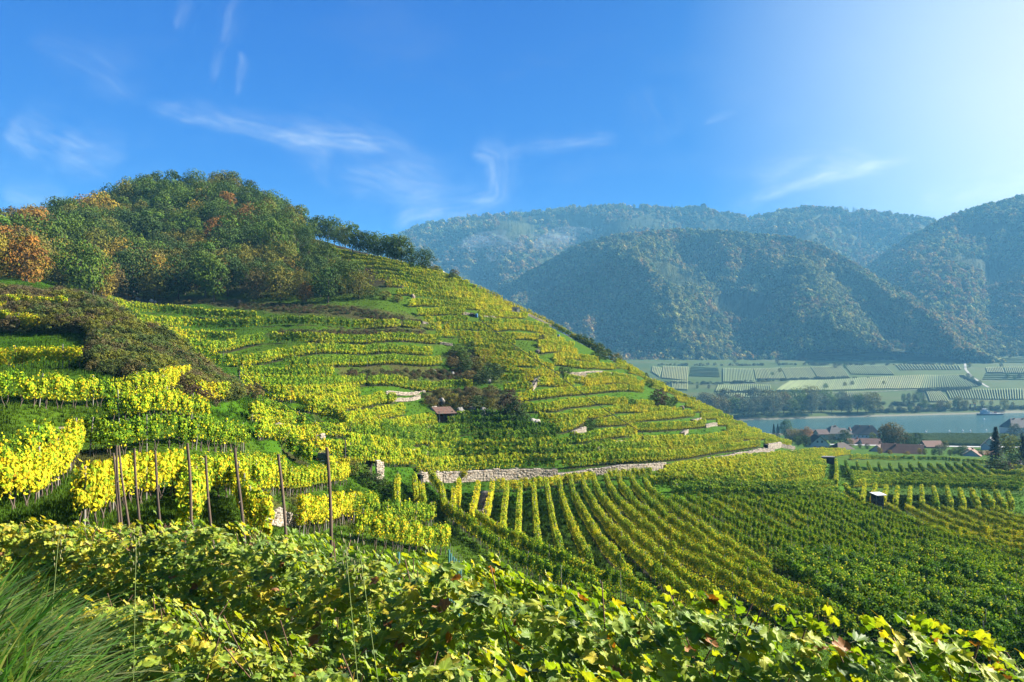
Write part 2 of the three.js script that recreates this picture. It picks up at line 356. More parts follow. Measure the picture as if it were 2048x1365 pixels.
family(YEL, '1776,1014 1840,1052 1900,1072 2080,1125', '1990,1020 2020,1030 2050,1040 2090,1052', 7, { h: 1, from: 65, to: 170, tone: 2.1 });
const DEN = { id: 'dense', rows: [], tone: 0.6, near: 1, where: 'in the dense dark corner plot', hgt: 2.1, thick: 1.5 }; BLOCKS.push(DEN);
family(DEN, '1548,1110 1640,1168 1730,1222 1800,1262', '1650,1110 1800,1165 1940,1215 2090,1266', 5, { h: 1.2, from: 38, to: 120, tone: 0.55 });
family(DEN, '1700,1127 1850,1175 1980,1215 2100,1245', '1850,1095 1950,1130 2030,1155 2110,1178', 5, { h: 1.2, from: 40, to: 130, tone: 0.7 });
family(DEN, '1830,1262 1920,1282 2000,1300 2100,1320', '1790,1246 1900,1262 2000,1275 2110,1290', 2, { h: 1.2, from: 36, to: 90, tone: 0.6 });
const FAR = { id: 'farfield', rows: [], tone: 1.2, where: 'in the striped plot before the village', hgt: 1.9, thick: 0.8, fromLeft: 1 }; BLOCKS.push(FAR);
family(FAR, '1691,924 1695,937 1699,949', '1943,928 1966,941 1990,957', 14, { h: 1, from: 130, to: 420, tone: 0.8 });
const BAND = { id: 'band', rows: [], tone: 1.2, where: 'across the field behind the stand', hgt: 1.8 }; BLOCKS.push(BAND);
family(BAND, '1702,956 1800,958 1920,961 2045,964', '1706,975 1800,976 1920,980 2035,985', 6, { from: 110, to: 300, tone: 1.0 });
block('shorts', { from: 90, to: 240, h: 1, where: 'in the short plot behind the stand', hgt: 1.9, fromLeft: 1 }, `
2.1|1730,974 1725,1006
2.2|1752,976 1745,1003
2.3|1774,977 1767,1004
2.1|1796,979 1791,1010
2.2|1821,979 1819,1012
1.9|1844,980 1845,1011
1.8|1868,981 1875,1011
1.7|1895,981 1903,1012
1.6|1919,983 1930,1013
1.6|1943,985 1958,1014
1.4|1967,987 1987,1014
1.4|1991,987 2011,1017
1.3|2015,990 2026,1012
1.2|1692,978 1718,999
1.8|1672,924 1674,945 1672,965`);
block('rim', { from: 200, to: 420, where: 'on the field rim before the village', hgt: 1.9 }, `
2.5|1602,912 1650,906 1690,905
2.4|1640,921 1690,912 1700,911
1.2|1700,921 1740,920 1800,921
1.3|1800,921 1900,923 1985,932
2.0|2010,950 2060,956
1.6|1985,951 2010,958 2050,963
2.2|2010,941 2060,943`);

// terraces: the land is levelled along each hedge of the terraced blocks
const CELL = 2.5, cells = new Map(), cellKey = (x, z) => Math.floor(x / CELL) * 100003 + Math.floor(z / CELL);
for (const r of ROWS) if (r.block.terrace) for (const p of r.line) { const k = cellKey(p.x, p.z); if (!cells.has(k)) cells.set(k, []); cells.get(k).push(p); }
function terraceAt(x, z) {
  let best = 1e9, y = 0; const i = Math.floor(x / CELL), j = Math.floor(z / CELL);
  for (let a = -1; a <= 1; a++) for (let b = -1; b <= 1; b++) { const c = cells.get((i + a) * 100003 + j + b); if (c) for (const p of c) { const d = (p.x - x) ** 2 + (p.z - z) ** 2; if (d < best) { best = d; y = p.y; } } }
  return best < 9 ? [Math.sqrt(best), y] : null;
}
function ground(x, z) {
  let y = smoothGround(x, z); const t = terraceAt(x, z), n = detail(x, z);
  if (!t) return y + n;
  const w = 1 - smooth(0.85, 1.5, t[0]); return lerp(y + n, t[1], w);
}
// ------------------------------------------------------------------ soil and grass: real colours, varied from place to place
const SPOTS = [];                                              // places with bare or dry ground: point, radius, colour
const DRY = [0.1, 0.1, 0.03], BROWN = [0.085, 0.078, 0.03], LEAFLITTER = [0.05, 0.042, 0.018], BRIGHT = [0.085, 0.21, 0.006], SOIL = [0.2, 0.155, 0.1];
const spot = (u, v, r, c, from = 25, to = 300) => { const p = sight(u, v, 0, from, to); SPOTS.push([p.x, p.z, r, c]); };
for (const [u, v, r] of [[520, 613, 5], [560, 618, 6], [600, 620, 7], [650, 622, 7], [700, 626, 7], [750, 634, 7], [790, 640, 6], [830, 645, 5], [590, 665, 3.5], [640, 668, 3.5], [690, 670, 4], [740, 671, 4], [800, 672, 4], [840, 674, 4],
  [700, 752, 4], [760, 748, 5], [810, 748, 5], [860, 750, 5], [890, 755, 5], [640, 685, 2.5], [560, 668, 3]]) spot(u, v, r, noise2(u, v) > 0.5 ? BROWN : DRY, 110, 230);
for (const [u, v, r] of [[180, 590, 8], [230, 600, 7], [300, 602, 7], [380, 603, 6], [460, 606, 6], [240, 590, 6]]) spot(u, v, r, [0.12, 0.09, 0.05], 110, 230);
for (const [u, v, r] of [[900, 800, 6], [950, 795, 6], [990, 800, 6], [880, 810, 4], [930, 720, 6], [950, 750, 6]]) spot(u, v, r, BROWN, 100, 230);
for (const [u, v, r] of [[180, 930, 3.5], [205, 945, 2.5], [640, 1020, 3], [560, 1020, 2.5]]) spot(u, v, r, DRY, 25, 70);
for (const [u, v, r] of [[1660, 960, 4], [1655, 940, 7], [1675, 975, 6], [2030, 1000, 8], [2035, 1015, 8], [1350, 990, 6], [1330, 975, 7], [1660, 925, 6], [1940, 935, 8], [1960, 945, 6]]) spot(u, v, r, BRIGHT, 60, 330);
function landColor(x, z, y) {
  const r = Math.hypot(x, z), n = fbm(x * 0.09 + 40, z * 0.09, 4), m = fbm(x * 0.6, z * 0.6 + 11, 3), D = -z, u = U0 + F * x / Math.max(D, 1), big = fbm(x * 0.02 + 3, z * 0.02, 3);
  let c = [lerp(0.04, 0.085, n), lerp(0.125, 0.18, n) * (0.85 + 0.3 * m), lerp(0.003, 0.007, m)];
  const mixTo = (k, w) => { c = c.map((a, i) => lerp(a, k[i], w)); };
  mixTo([0.09, 0.14, 0.014], 0.5 * smooth(0.45, 0.75, big));
  for (const [sx, sz, sr, k] of SPOTS) { const d = Math.hypot(x - sx, z - sz) / sr; if (d < 1.4) mixTo(k, (1 - smooth(0.45, 1.25, d + (m - 0.5) * 0.9)) * 0.9); }
  if (D > 120 && u < 800) { const f = smooth(0, 6, y - forestEdge(u)); if (f > 0) mixTo(LEAFLITTER, f); }
  const t = D > 40 ? terraceAt(x, z) : null; if (t) mixTo([0.075, 0.06, 0.03], 0.85 * (1 - smooth(0.45, 0.95, t[0] + (m - 0.5) * 0.5)));
  if (y < 2.5) mixTo([0.3, 0.27, 0.2], smooth(2.5, 0.6, y));
  return dim(c, 0.54);
}
const EDGE = parse('-200,560 0,566 100,570 170,590 230,600 350,600 480,606 600,607 700,605 750,600 790,585 830,590').map(([u, v]) => [u, sight(u, v, 0, 120, 230).y]);
function forestEdge(u) { if (u <= EDGE[0][0]) return EDGE[0][1]; for (let i = 1; i < EDGE.length; i++) if (u < EDGE[i][0]) return lerp(EDGE[i - 1][1], EDGE[i][1], (u - EDGE[i - 1][0]) / (EDGE[i][0] - EDGE[i - 1][0])); return 1e6; }

// fine grain shared by the ground materials
function grain(size, seed, f) { const d = new Uint8Array(size * size * 4); for (let j = 0; j < size; j++) for (let i = 0; i < size; i++) { const v = f(i / size, j / size); for (let k = 0; k < 3; k++) d[(j * size + i) * 4 + k] = clamp((v.length ? v[k] : v) * 255, 0, 255); d[(j * size + i) * 4 + 3] = 255; } const t = new THREE.DataTexture(d, size, size); t.wrapS = t.wrapT = THREE.RepeatWrapping; t.magFilter = THREE.LinearFilter; t.needsUpdate = true; return t; }
function tile(x, y, n, s) { const w = (a, b) => hash2(((a % n) + n) % n + s * 131, ((b % n) + n) % n); const X = x * n, Y = y * n, i = Math.floor(X), j = Math.floor(Y), a = X - i, b = Y - j, p = a * a * (3 - 2 * a), q = b * b * (3 - 2 * b); return lerp(lerp(w(i, j), w(i + 1, j), p), lerp(w(i, j + 1), w(i + 1, j + 1), p), q); }
const turfMap = grain(512, 1, (x, y) => { const v = 0.35 * tile(x, y, 16, 1) + 0.3 * tile(x, y, 64, 2) + 0.35 * tile(x, y, 200, 3); return [0.55 + 0.75 * (v - 0.2), 0.6 + 0.7 * (v - 0.2), 0.5 + 0.6 * (v - 0.2)]; });
const turfBump = grain(512, 2, (x, y) => 0.5 * tile(x, y, 40, 4) + 0.5 * tile(x, y, 140, 5));
const turf = new THREE.MeshPhysicalMaterial({ vertexColors: true, map: turfMap, bumpMap: turfBump, bumpScale: 0.12, roughness: 0.95, specularIntensity: 0.1 });
{
  const th = [], rr = [];
  for (let a = -180; a < 180;) { th.push(a * Math.PI / 180); a += Math.abs(a) < 40 ? 0.16 : 5; }
  for (let r = 0.6; r < 900;) { rr.push(r); r *= r < 60 ? 1.022 : r < 290 ? 1.0055 : 1.02; }
  const nt = th.length, mb = new MB(), P = mb.p, C = mb.c, UVs = mb.uv;
  for (const r of rr) for (const a of th) { const x = Math.sin(a) * r, z = -Math.cos(a) * r, y = ground(x, z), c = landColor(x, z, y); P.push(x, y, z); C.push(...c); UVs.push(x / 6, z / 6); }
  for (let i = 0; i + 1 < rr.length; i++) for (let j = 0; j < nt; j++) { const k = (j + 1) % nt, a = i * nt + j, b = i * nt + k, c = (i + 1) * nt + k, d = (i + 1) * nt + j; mb.i.push(a, b, c, a, c, d); }
  const n0 = P.length / 3; P.push(0, ground(0, 0.01), 0); C.push(0.06, 0.14, 0.01); UVs.push(0, 0); for (let j = 0; j < nt; j++) mb.i.push(n0, (j + 1) % nt, j);
  structure('ground', mb.geo(true), turf, 'terraced green hillside and field sloping down to the river');
}
// ------------------------------------------------------------------ the river and the far bank
const SHORE = parse('-600,700 900,745 1200,768 1504,805 1720,846 1994,898 2048,912 2400,980 3200,1150');   // bearing, distance of the far shore
const shoreAt = (u) => { if (u <= SHORE[0][0]) return SHORE[0][1]; for (let i = 1; i < SHORE.length; i++) if (u < SHORE[i][0]) return lerp(SHORE[i - 1][1], SHORE[i][1], (u - SHORE[i - 1][0]) / (SHORE[i][0] - SHORE[i - 1][0])); return SHORE.at(-1)[1]; };
{
  const wave = grain(512, 3, (x, y) => 0.4 * tile(x, y, 20, 7) + 0.35 * tile(x, y, 60, 8) + 0.25 * tile(x, y, 150, 9));
  const water = new THREE.MeshPhysicalMaterial({ color: rgb(0.022, 0.06, 0.058), roughness: 0.16, bumpMap: wave, bumpScale: 0.35, ior: 1.33 });
  const g = new THREE.PlaneGeometry(5200, 900, 40, 8); g.rotateX(-Math.PI / 2); const uv = g.attributes.uv, p = g.attributes.position; for (let i = 0; i < uv.count; i++) uv.setXY(i, p.getX(i) / 45, p.getZ(i) / 14);
  const w = structure('river', g, water, 'broad grey-green river crossing the valley'); w.position.set(500, 0, -860);
}
const farY = (u, D) => { const s = shoreAt(u), t = D - s; if (t < 0) return -2 + t * 0.1; const flat = 4.5 * smooth(0, 16, t), k = 62 / (1400 - s - 30); return flat + Math.max(0, t - 30) * k + (fbm(u * 0.01, D * 0.01, 3) - 0.5) * 4 * smooth(20, 120, t); };
{
  const mb = new MB(), us = [], ds = []; for (let u = 500; u <= 2900; u += 12) us.push(u); for (let t = -25; t < 800; t += t < 60 ? 3 : 14) ds.push(t);
  for (const t of ds) for (const u of us) {
    const D = shoreAt(u) + t, x = (u - U0) / F * D, y = farY(u, D), n = fbm(x * 0.03, D * 0.03, 4), m = fbm(x * 0.012 + 9, D * 0.04, 3);
    let c = [lerp(0.07, 0.14, n), lerp(0.14, 0.2, n), lerp(0.02, 0.05, m)]; if (m > 0.55) c = c.map((a, i) => lerp(a, [0.17, 0.18, 0.07][i], smooth(0.55, 0.7, m) * 0.6));
    const beach = 1 - smooth(6, 9, t + (n - 0.5) * 6); c = c.map((a, i) => lerp(a, [0.38, 0.36, 0.31][i], beach));
    mb.v(x, y, -D, dim(c, 0.36), x / 9, D / 9);
  }
  for (let i = 0; i + 1 < ds.length; i++) for (let j = 0; j + 1 < us.length; j++) { const a = i * us.length + j; mb.q(a, a + 1, a + us.length + 1, a + us.length); }
  structure('far_bank', mb.geo(true), new THREE.MeshPhysicalMaterial({ vertexColors: true, map: turfMap, roughness: 0.95, specularIntensity: 0.15 }), 'gently rising green bank across the river with a pale gravel shore');
}
const farPoint = (u, v) => { let D = shoreAt(u) + 1; const s = (HORIZON - v) / F; while (D < 1700 && EYE + s * D > farY(u, D)) D += 2; return V((u - U0) / F * D, farY(u, D), -D); };

// ------------------------------------------------------------------ wooded mountains beyond
const curve = (s) => { const p = parse(s), xs = p.map((q) => q[0]); return (u) => cubic(xs, (i) => p[i][1], clamp(u, xs[0], xs.at(-1))); };
const HILLS = [
  { label: 'long dark wooded mountain ridge at the back', u0: 560, u1: 2250, top: curve('560,560 680,520 795,474 850,452 950,436 1050,430 1150,418 1250,416 1350,420 1400,420 1450,430 1500,438 1560,426 1620,418 1700,424 1780,431 1850,441 1890,448 2000,470 2250,500'), Dt: () => 2750, Db: () => 1850, vb: () => 640, wob: 90, k: 9 },
  { label: 'hazy wooded hill at the right edge', u0: 1640, u1: 2560, top: curve('1640,600 1700,560 1745,530 1800,492 1880,446 1950,421 2048,397 2200,372 2400,385 2560,420'), Dt: (u) => 2150, Db: (u) => 1480, vb: () => 712, wob: 80, k: 7 },
  { label: 'shaded wooded spur low at the right edge', u0: 1780, u1: 2560, top: curve('1780,716 1840,694 1880,654 1920,622 2000,572 2048,547 2200,490 2400,500 2560,520'), Dt: () => 1780, Db: () => 1440, vb: () => 716, wob: 40, k: 5 },
  { label: 'broad wooded hill in the middle of the valley', u0: 760, u1: 2010, top: curve('760,700 900,640 1010,580 1050,555 1100,527 1150,501 1200,485 1250,475 1350,466 1450,470 1560,480 1620,492 1700,531 1800,590 1870,630 1950,688 1980,716 2010,735'), Dt: (u) => 1900 - 420 * smooth(1500, 1990, u), Db: () => 1385, vb: curve('760,745 1300,732 1560,730 1620,702 1700,698 1800,704 1900,716 2010,735'), wob: 105, k: 8 },
];
const hillPts = [];
for (const h of HILLS) {
  const mb = new MB(), nu = Math.round((h.u1 - h.u0) / 10), nt = 44, seed = h.k * 31;
  const surf = (u, t) => {                                     // t 0 at the foot, 1 on the skyline, beyond 1 the far side
    const tt = Math.min(t, 1), Dt = h.Dt(u), Db = h.Db(u), vt = h.top(u), vb = Math.max(h.vb(u), vt + 1);
    const D0 = lerp(Db, Dt, tt), v = lerp(vb, vt, Math.pow(tt, 0.92)), y0 = EYE + (HORIZON - v) / F * D0;
    let D = D0, y = y0; const fall = smooth(0, 0.15, tt) * smooth(1, 0.8, tt);
    const rid = Math.sin((u + 120 * tt) * 0.022 + seed) * 0.55 + (fbm(u * 0.011 + seed, tt * 2.2, 4) - 0.5) * 2.2;
    D -= h.wob * rid * fall; y += (D - D0) * 0 + (fbm(u * 0.03, tt * 6 + seed, 3) - 0.5) * 8 * fall;
    if (t > 1) { D = Dt + (t - 1) * 1500; y = y0 - (t - 1) * 700; }
    return V((u - U0) / F * (t > 1 ? D : D), y, -D);
  };
  h.surf = surf;
  const rows = nt + 4; for (let i = 0; i < rows; i++) for (let j = 0; j <= nu; j++) { const t = i < nt ? i / (nt - 1) : 1 + (i - nt + 1) * 0.12, p = surf(lerp(h.u0, h.u1, j / nu), t), n = fbm(p.x * 0.01, p.y * 0.02, 3); mb.v(p.x, p.y, p.z, [lerp(0.02, 0.035, n), lerp(0.026, 0.04, n), 0.01], p.x / 12, p.y / 12); }
  for (let i = 0; i + 1 < rows; i++) for (let j = 0; j < nu; j++) { const a = i * (nu + 1) + j; mb.q(a, a + 1, a + nu + 2, a + nu + 1); }
  structure('mountain', mb.geo(true), new THREE.MeshPhysicalMaterial({ vertexColors: true, roughness: 1, specularIntensity: 0.1 }), h.label);
}
// ------------------------------------------------------------------ hedges of vines
const leafMat = (o = {}) => new THREE.MeshPhysicalMaterial({ vertexColors: true, roughness: 0.97, transmission: 0.26, thickness: 0, specularIntensity: 0.2, side: THREE.DoubleSide, ...o });
const vineMat = leafMat(), woodMat = mat([0.12, 0.085, 0.06]), greyWood = mat([0.3, 0.27, 0.23]);
const [GREEN, DARK, LIME, YELLOW, GOLD, RUST] = [[0.085, 0.19, 0.005], [0.042, 0.115, 0.004], [0.27, 0.39, 0.009], [0.64, 0.55, 0.012], [0.68, 0.42, 0.012], [0.33, 0.13, 0.03]].map((c) => dim(c, 0.7));
const PAL = [                                                  // share of each leaf colour: dark hedge, green, mixed, yellow
  [[DARK, 0.5], [GREEN, 0.4], [LIME, 0.1]],
  [[DARK, 0.12], [GREEN, 0.44], [LIME, 0.38], [YELLOW, 0.06]],
  [[DARK, 0.04], [GREEN, 0.16], [LIME, 0.52], [YELLOW, 0.26], [GOLD, 0.02]],
  [[GREEN, 0.04], [LIME, 0.32], [YELLOW, 0.54], [GOLD, 0.09], [RUST, 0.01]],
];
function pick(pal, r) { let x = r(); for (const [c, w] of pal) { if ((x -= w) <= 0) return c; } return pal[0][0]; }
function leafQuad(mb, c, n, up, w, l, fold, col) {              // a small bent leaf: two triangles either side of its midrib
  const t = V().crossVectors(up, n).normalize(), a = c.clone().addScaledVector(up, -l / 2), b = c.clone().addScaledVector(up, l / 2), s1 = c.clone().addScaledVector(t, w / 2).addScaledVector(n, -fold), s2 = c.clone().addScaledVector(t, -w / 2).addScaledVector(n, -fold);
  const k = [a, s1, b, s2].map((p) => mb.v(p.x, p.y, p.z, col)); mb.t(k[0], k[1], k[2]); mb.t(k[0], k[2], k[3]);
}
function hedgePiece(len, count, size, pal, seed, low0 = 0) {              // a stretch of hedge, 1.95 m tall, foot at y = 0
  const r = rng(seed), mb = new MB(), lumps = [];
  for (let k = 0; k < Math.ceil(len / 0.3); k++) lumps.push([(r() - 0.5) * len, 0.75 - low0 + r() * (0.95 + low0), (r() - 0.5) * 0.16, 0.17 + 0.17 * r()]);
  for (let k = 0; k < count; k++) {
    const q = r() < 0.72 ? lumps[(r() * lumps.length) | 0] : null; let x, y, z;
    const a = r() * 6.283, b = Math.acos(2 * r() - 1);
    const n = V(Math.sin(b) * Math.cos(a) * 0.7, Math.cos(b) * 0.8 + 0.2, Math.sin(b) * Math.sin(a) * 1.35).normalize();
    if (q) { x = q[0] + n.x * q[3] * 1.3; y = q[1] + n.y * q[3] * 1.1; z = q[2] + n.z * q[3]; }
    else { x = (r() - 0.5) * len; y = 0.52 - low0 + (1.36 + low0) * Math.pow(r(), 0.85); z = (r() < 0.5 ? -1 : 1) * (0.1 + 0.2 * r()) * (1.1 - 0.25 * Math.abs(y - 1.2)); }
    if (r() < 0.05) y += 0.22 * r();
    const col = pick(pal, r), s = 0.75 + 0.5 * r(), low = y < 0.9 && r() < 0.3 && pal !== PAL[0] ? YELLOW : col, f = 0.75 + 0.5 * r(), w = size * (0.75 + 0.5 * r());
    const nn = n.clone().add(V((r() - 0.5) * 0.6, (r() - 0.25) * 0.6, (r() - 0.5) * 0.6)).normalize(), up = V((r() - 0.5) * 0.9, -1, (r() - 0.5) * 0.9); up.addScaledVector(nn, -up.dot(nn)).normalize();
    leafQuad(mb, V(x, Math.max(0.4 - low0, y), z), nn, up, w, w * 1.05 * s, w * 0.18, low.map((q2) => q2 * f));
  }
  return mb.geo();
}
const FINE = PAL.map((p, i) => [0, 1].map((k) => hedgePiece(1.15, 560, 0.13, p, 100 + i * 7 + k * 31)));
const COARSE = PAL.map((p, i) => [0, 1].map((k) => hedgePiece(1.7, 560, 0.185, p, 500 + i * 7 + k * 31, 0.2)));
const trunkGeo = (() => { const r = rng(8), g = []; for (let k = 0; k < 2; k++) { const c = new THREE.CylinderGeometry(0.022, 0.034, 0.8, 5, 3); const p = c.attributes.position; for (let i = 0; i < p.count; i++) { const y = p.getY(i); p.setX(i, p.getX(i) + 0.05 * Math.sin(y * 5 + k)); p.setZ(i, p.getZ(i) + 0.04 * Math.sin(y * 7 + k * 2)); } c.translate((k - 0.5) * 0.7 + r() * 0.2, 0.38, 0); g.push(c); } return mergeGeometries(g); })();
const stakeGeo = new THREE.CylinderGeometry(0.035, 0.035, 2.0, 6).translate(0, 0.92, 0);
const toneWord = (t) => (t < 0.85 ? 'dark green' : t < 1.45 ? 'green' : t < 2.05 ? 'yellowing green' : t < 2.55 ? 'yellow-green' : t < 3.05 ? 'yellow' : 'golden yellow');
function frame(p, dir, up, sx, sy, sz, flip) { const X = dir.clone().normalize(), Z = V().crossVectors(X, up).normalize(), Y = V().crossVectors(Z, X); if (flip) { X.negate(); Z.negate(); } return M4().makeBasis(X.multiplyScalar(sx), Y.multiplyScalar(sy), Z.multiplyScalar(sz)).setPosition(p); }
const UP = V(0, 1, 0);
let rowSeed = 1;
function buildHedge(row, label) {
  const b = row.block, L = row.line, r = rng(rowSeed++ * 97), mid = L[L.length >> 1];
  const g = base('vine_hedge', mid); tag(g, label, 'vines', 'hedges of grapevines');
  const step = b.near ? 1.0 : 1.5, bins = new Map(), trunks = [], stakes = [], lib = b.near ? FINE : COARSE;
  const total = (L.length - 1) * 0.5, at = (d) => { const i = clamp(d / 0.5, 0, L.length - 1.001), k = Math.floor(i); return V().lerpVectors(L[k], L[k + 1], i - k); };
  for (let d = 0; d < total; d += step) {
    const p = at(Math.min(d + step / 2, total)), a = at(Math.max(0, d - 0.2)), c = at(Math.min(total, d + step + 0.2)), dir = c.clone().sub(a); if (dir.lengthSq() < 1e-6) continue;
    const t = row.tone + (b.terrace ? -0.2 : b.id === 'left' ? -0.45 : 0) + (fbm(p.x * 0.07 + 5, p.z * 0.07, 3) - 0.5) * 1.9 + (r() - 0.5) * 0.7, k = clamp(Math.round(t), 0, 3), vv = r() < 0.5 ? 0 : 1;
    p.sub(mid); p.y -= 0.03;
    if (r() < 0.006) continue;                                  // a missing vine here and there
    const hs = row.hgt / 1.95 * (0.9 + 0.2 * r());
    const key = k * 2 + vv; if (!bins.has(key)) bins.set(key, [[], []]); const q = 0.82 + 0.36 * r(); bins.get(key)[0].push(frame(p, dir, UP, 1.05, hs, row.thick * (0.88 + 0.3 * r()), r() < 0.5)); bins.get(key)[1].push(rgb(q * (0.95 + 0.1 * r()), q, q));
    trunks.push(frame(p, dir, UP, 1, 1, 1, r() < 0.5));
    if (Math.round(d / step) % 4 === 0) stakes.push(frame(p, dir, V((r() - 0.5) * 0.08, 1, (r() - 0.5) * 0.08).normalize(), 1, row.hgt / 1.9, 1));
  }
  for (const [k, [m, c]] of bins) copies('foliage', lib[k >> 1][k & 1], vineMat, m, g, c);
  if (trunks.length) copies('trunk', trunkGeo, woodMat, trunks, g);
  if (stakes.length) copies('stake', stakeGeo, greyWood, stakes, g);
}
for (const b of BLOCKS) {
  const list = b.rows.slice().sort((p, q) => (b.fromLeft ? p.u - q.u : p.v - q.v));
  list.forEach((row, i) => buildHedge(row, `${toneWord(row.tone)} vine hedge ${b.where}, ${ord(i)} from the ${b.fromLeft ? 'left' : 'top'}`));
}
// ------------------------------------------------------------------ trees, bushes
const crownMat = (c, o = {}) => new THREE.MeshPhysicalMaterial({ vertexColors: true, color: rgb(...dim(c, 0.62)), roughness: 0.97, transmission: 0.22, thickness: 0, specularIntensity: 0.3, side: THREE.DoubleSide, ...o });
function crown(seed, { n = 900, lobes = 16, w = 0.5, h = 1, size = 0.06, low = 0.3, lean = 0 } = {}) {      // unit crown: height 1 from the ground, half width w
  const r = rng(seed), mb = new MB(), L = [];
  for (let k = 0; k < lobes; k++) { const f = (k + 0.5) / lobes, y = low + (0.94 - low) * f, ww = w * Math.sqrt(Math.max(0.1, 1 - Math.pow((y - low - 0.22) / (0.98 - low - 0.22 + (y < low + 0.22 ? -0.55 : 0)), 2))) * (0.75 + 0.35 * r()), a = k * 2.4 + r(); L.push([Math.cos(a) * ww * 0.62, y, Math.sin(a) * ww * 0.62, 0.07 + 0.12 * r() + w * 0.1, 0.6 + 0.7 * r(), r()]); }
  for (let k = 0; k < n; k++) {
    const q = L[(r() * lobes) | 0], a = r() * 6.283, b = Math.acos(1 - 1.75 * r()), nn = V(Math.sin(b) * Math.cos(a), Math.cos(b), Math.sin(b) * Math.sin(a)), R = q[3] * (0.72 + 0.36 * r());
    const p = V(q[0] + nn.x * R * 1.15 + lean * q[1], q[1] + nn.y * R * 0.85, q[2] + nn.z * R * 1.15), f = q[4] * (0.7 + 0.6 * r()), s = size * (0.65 + 0.7 * r());
    const n2 = nn.clone().add(V(r() - 0.5, r() - 0.3, r() - 0.5).multiplyScalar(1.1)).normalize(), up = V(r() - 0.5, -0.8, r() - 0.5); up.addScaledVector(n2, -up.dot(n2)).normalize();
    leafQuad(mb, p, n2, up, s, s * 1.1, s * 0.2, [f * (0.9 + 0.3 * q[5]), f, f * (0.8 + 0.3 * r())]);
  }
  return mb.geo();
}
function trunkShape(seed, rad = 0.022, top = 0.7, limbs = 5) {
  const r = rng(seed), g = [], tube = (pts, r0, r1) => { const c = new THREE.CatmullRomCurve3(pts), t = new THREE.TubeGeometry(c, 6, 1, 6); const p = t.attributes.position; for (let i = 0; i <= 6; i++) { const m = c.getPoint(i / 6), k = lerp(r0, r1, i / 6); for (let j = 0; j <= 6; j++) { const q = i * 7 + j; p.setXYZ(q, m.x + (p.getX(q) - m.x) * k, m.y + (p.getY(q) - m.y) * k, m.z + (p.getZ(q) - m.z) * k); } } t.computeVertexNormals(); g.push(t); };
  tube([V(0, -0.04, 0), V(0.01, 0.2, 0.01), V((r() - 0.5) * 0.05, 0.45, 0), V((r() - 0.5) * 0.08, top, 0)], rad, rad * 0.3);
  for (let k = 0; k < limbs; k++) { const y = 0.25 + 0.4 * k / limbs, a = k * 2.4 + r(), l = 0.2 + 0.15 * r(); tube([V(0, y, 0), V(Math.cos(a) * l * 0.5, y + 0.09, Math.sin(a) * l * 0.5), V(Math.cos(a) * l, y + 0.22, Math.sin(a) * l)], rad * 0.45, rad * 0.12); }
  return mergeGeometries(g);
}
function spruceCrown(seed, n = 900, w = 0.2) {
  const r = rng(seed), mb = new MB();
  for (let k = 0; k < n; k++) { const y = 0.08 + 0.92 * Math.pow(r(), 0.8), tier = Math.floor(y * 14) / 14, R = w * (1.04 - y) * (0.65 + 0.35 * (1 - (y - tier) * 14)), a = r() * 6.283, rr = R * Math.sqrt(0.25 + 0.75 * r()), f = 0.7 + 0.6 * r(), p = V(Math.cos(a) * rr, y - rr * 0.3, Math.sin(a) * rr), out = V(Math.cos(a), -0.35, Math.sin(a)).normalize(), nn = V(Math.cos(a) * 0.4, 0.9, Math.sin(a) * 0.4).normalize(); out.addScaledVector(nn, -out.dot(nn)).normalize(); leafQuad(mb, p, nn, out, 0.028, 0.075, 0.008, [f, f, f]); }
  return mb.geo();
}
const OAKS = [0, 1, 2, 3, 4, 5].map((k) => crown(900 + k, { n: 1500, lobes: 13 + 2 * k, w: 0.36 + 0.04 * k, low: 0.2, size: 0.042 }));
const HORN = [0, 1, 2, 3].map((k) => crown(930 + k, { n: 1500, lobes: 22, w: 0.46 + 0.04 * k, low: 0.1, size: 0.044 }));
const BUSH = [0, 1, 2, 3].map((k) => crown(960 + k, { n: 950, lobes: 15, w: 0.62 + 0.05 * k, low: 0.1, size: 0.065 }));
const SPRUCE = [0, 1].map((k) => spruceCrown(980 + k));
const TRUNKS = [0, 1, 2].map((k) => trunkShape(40 + k)), barkMat = mat([0.09, 0.07, 0.055]);
const CM = { green: crownMat([0.085, 0.155, 0.009]), deep: crownMat([0.048, 0.1, 0.01]), olive: crownMat([0.16, 0.165, 0.014]), rust: crownMat([0.3, 0.15, 0.02]), gold: crownMat([0.32, 0.24, 0.02]), lime: crownMat([0.15, 0.19, 0.025]), brown: crownMat([0.15, 0.125, 0.03]), maroon: crownMat([0.085, 0.06, 0.025]), dusty: crownMat([0.1, 0.125, 0.06]), fir: crownMat([0.018, 0.04, 0.02], { transmission: 0.1 }) };
const TREES = [];
function tree(name, p, h, shape, tone, label, group, category = 'tree', r = Math.random, wide = 1) {
  const g = base(name, V(p.x, p.y - 0.1, p.z), r() * 6.283); tag(g, label, category, group);
  const c = part('crown', shape, CM[tone], g); c.scale.set(h * wide, h, h * wide);
  if (name !== 'bush') { const t = part('trunk', TRUNKS[(r() * 3) | 0], barkMat, g); t.scale.setScalar(h * (shape === SPRUCE[0] || shape === SPRUCE[1] ? 0.95 : 1)); }
  return g;
}
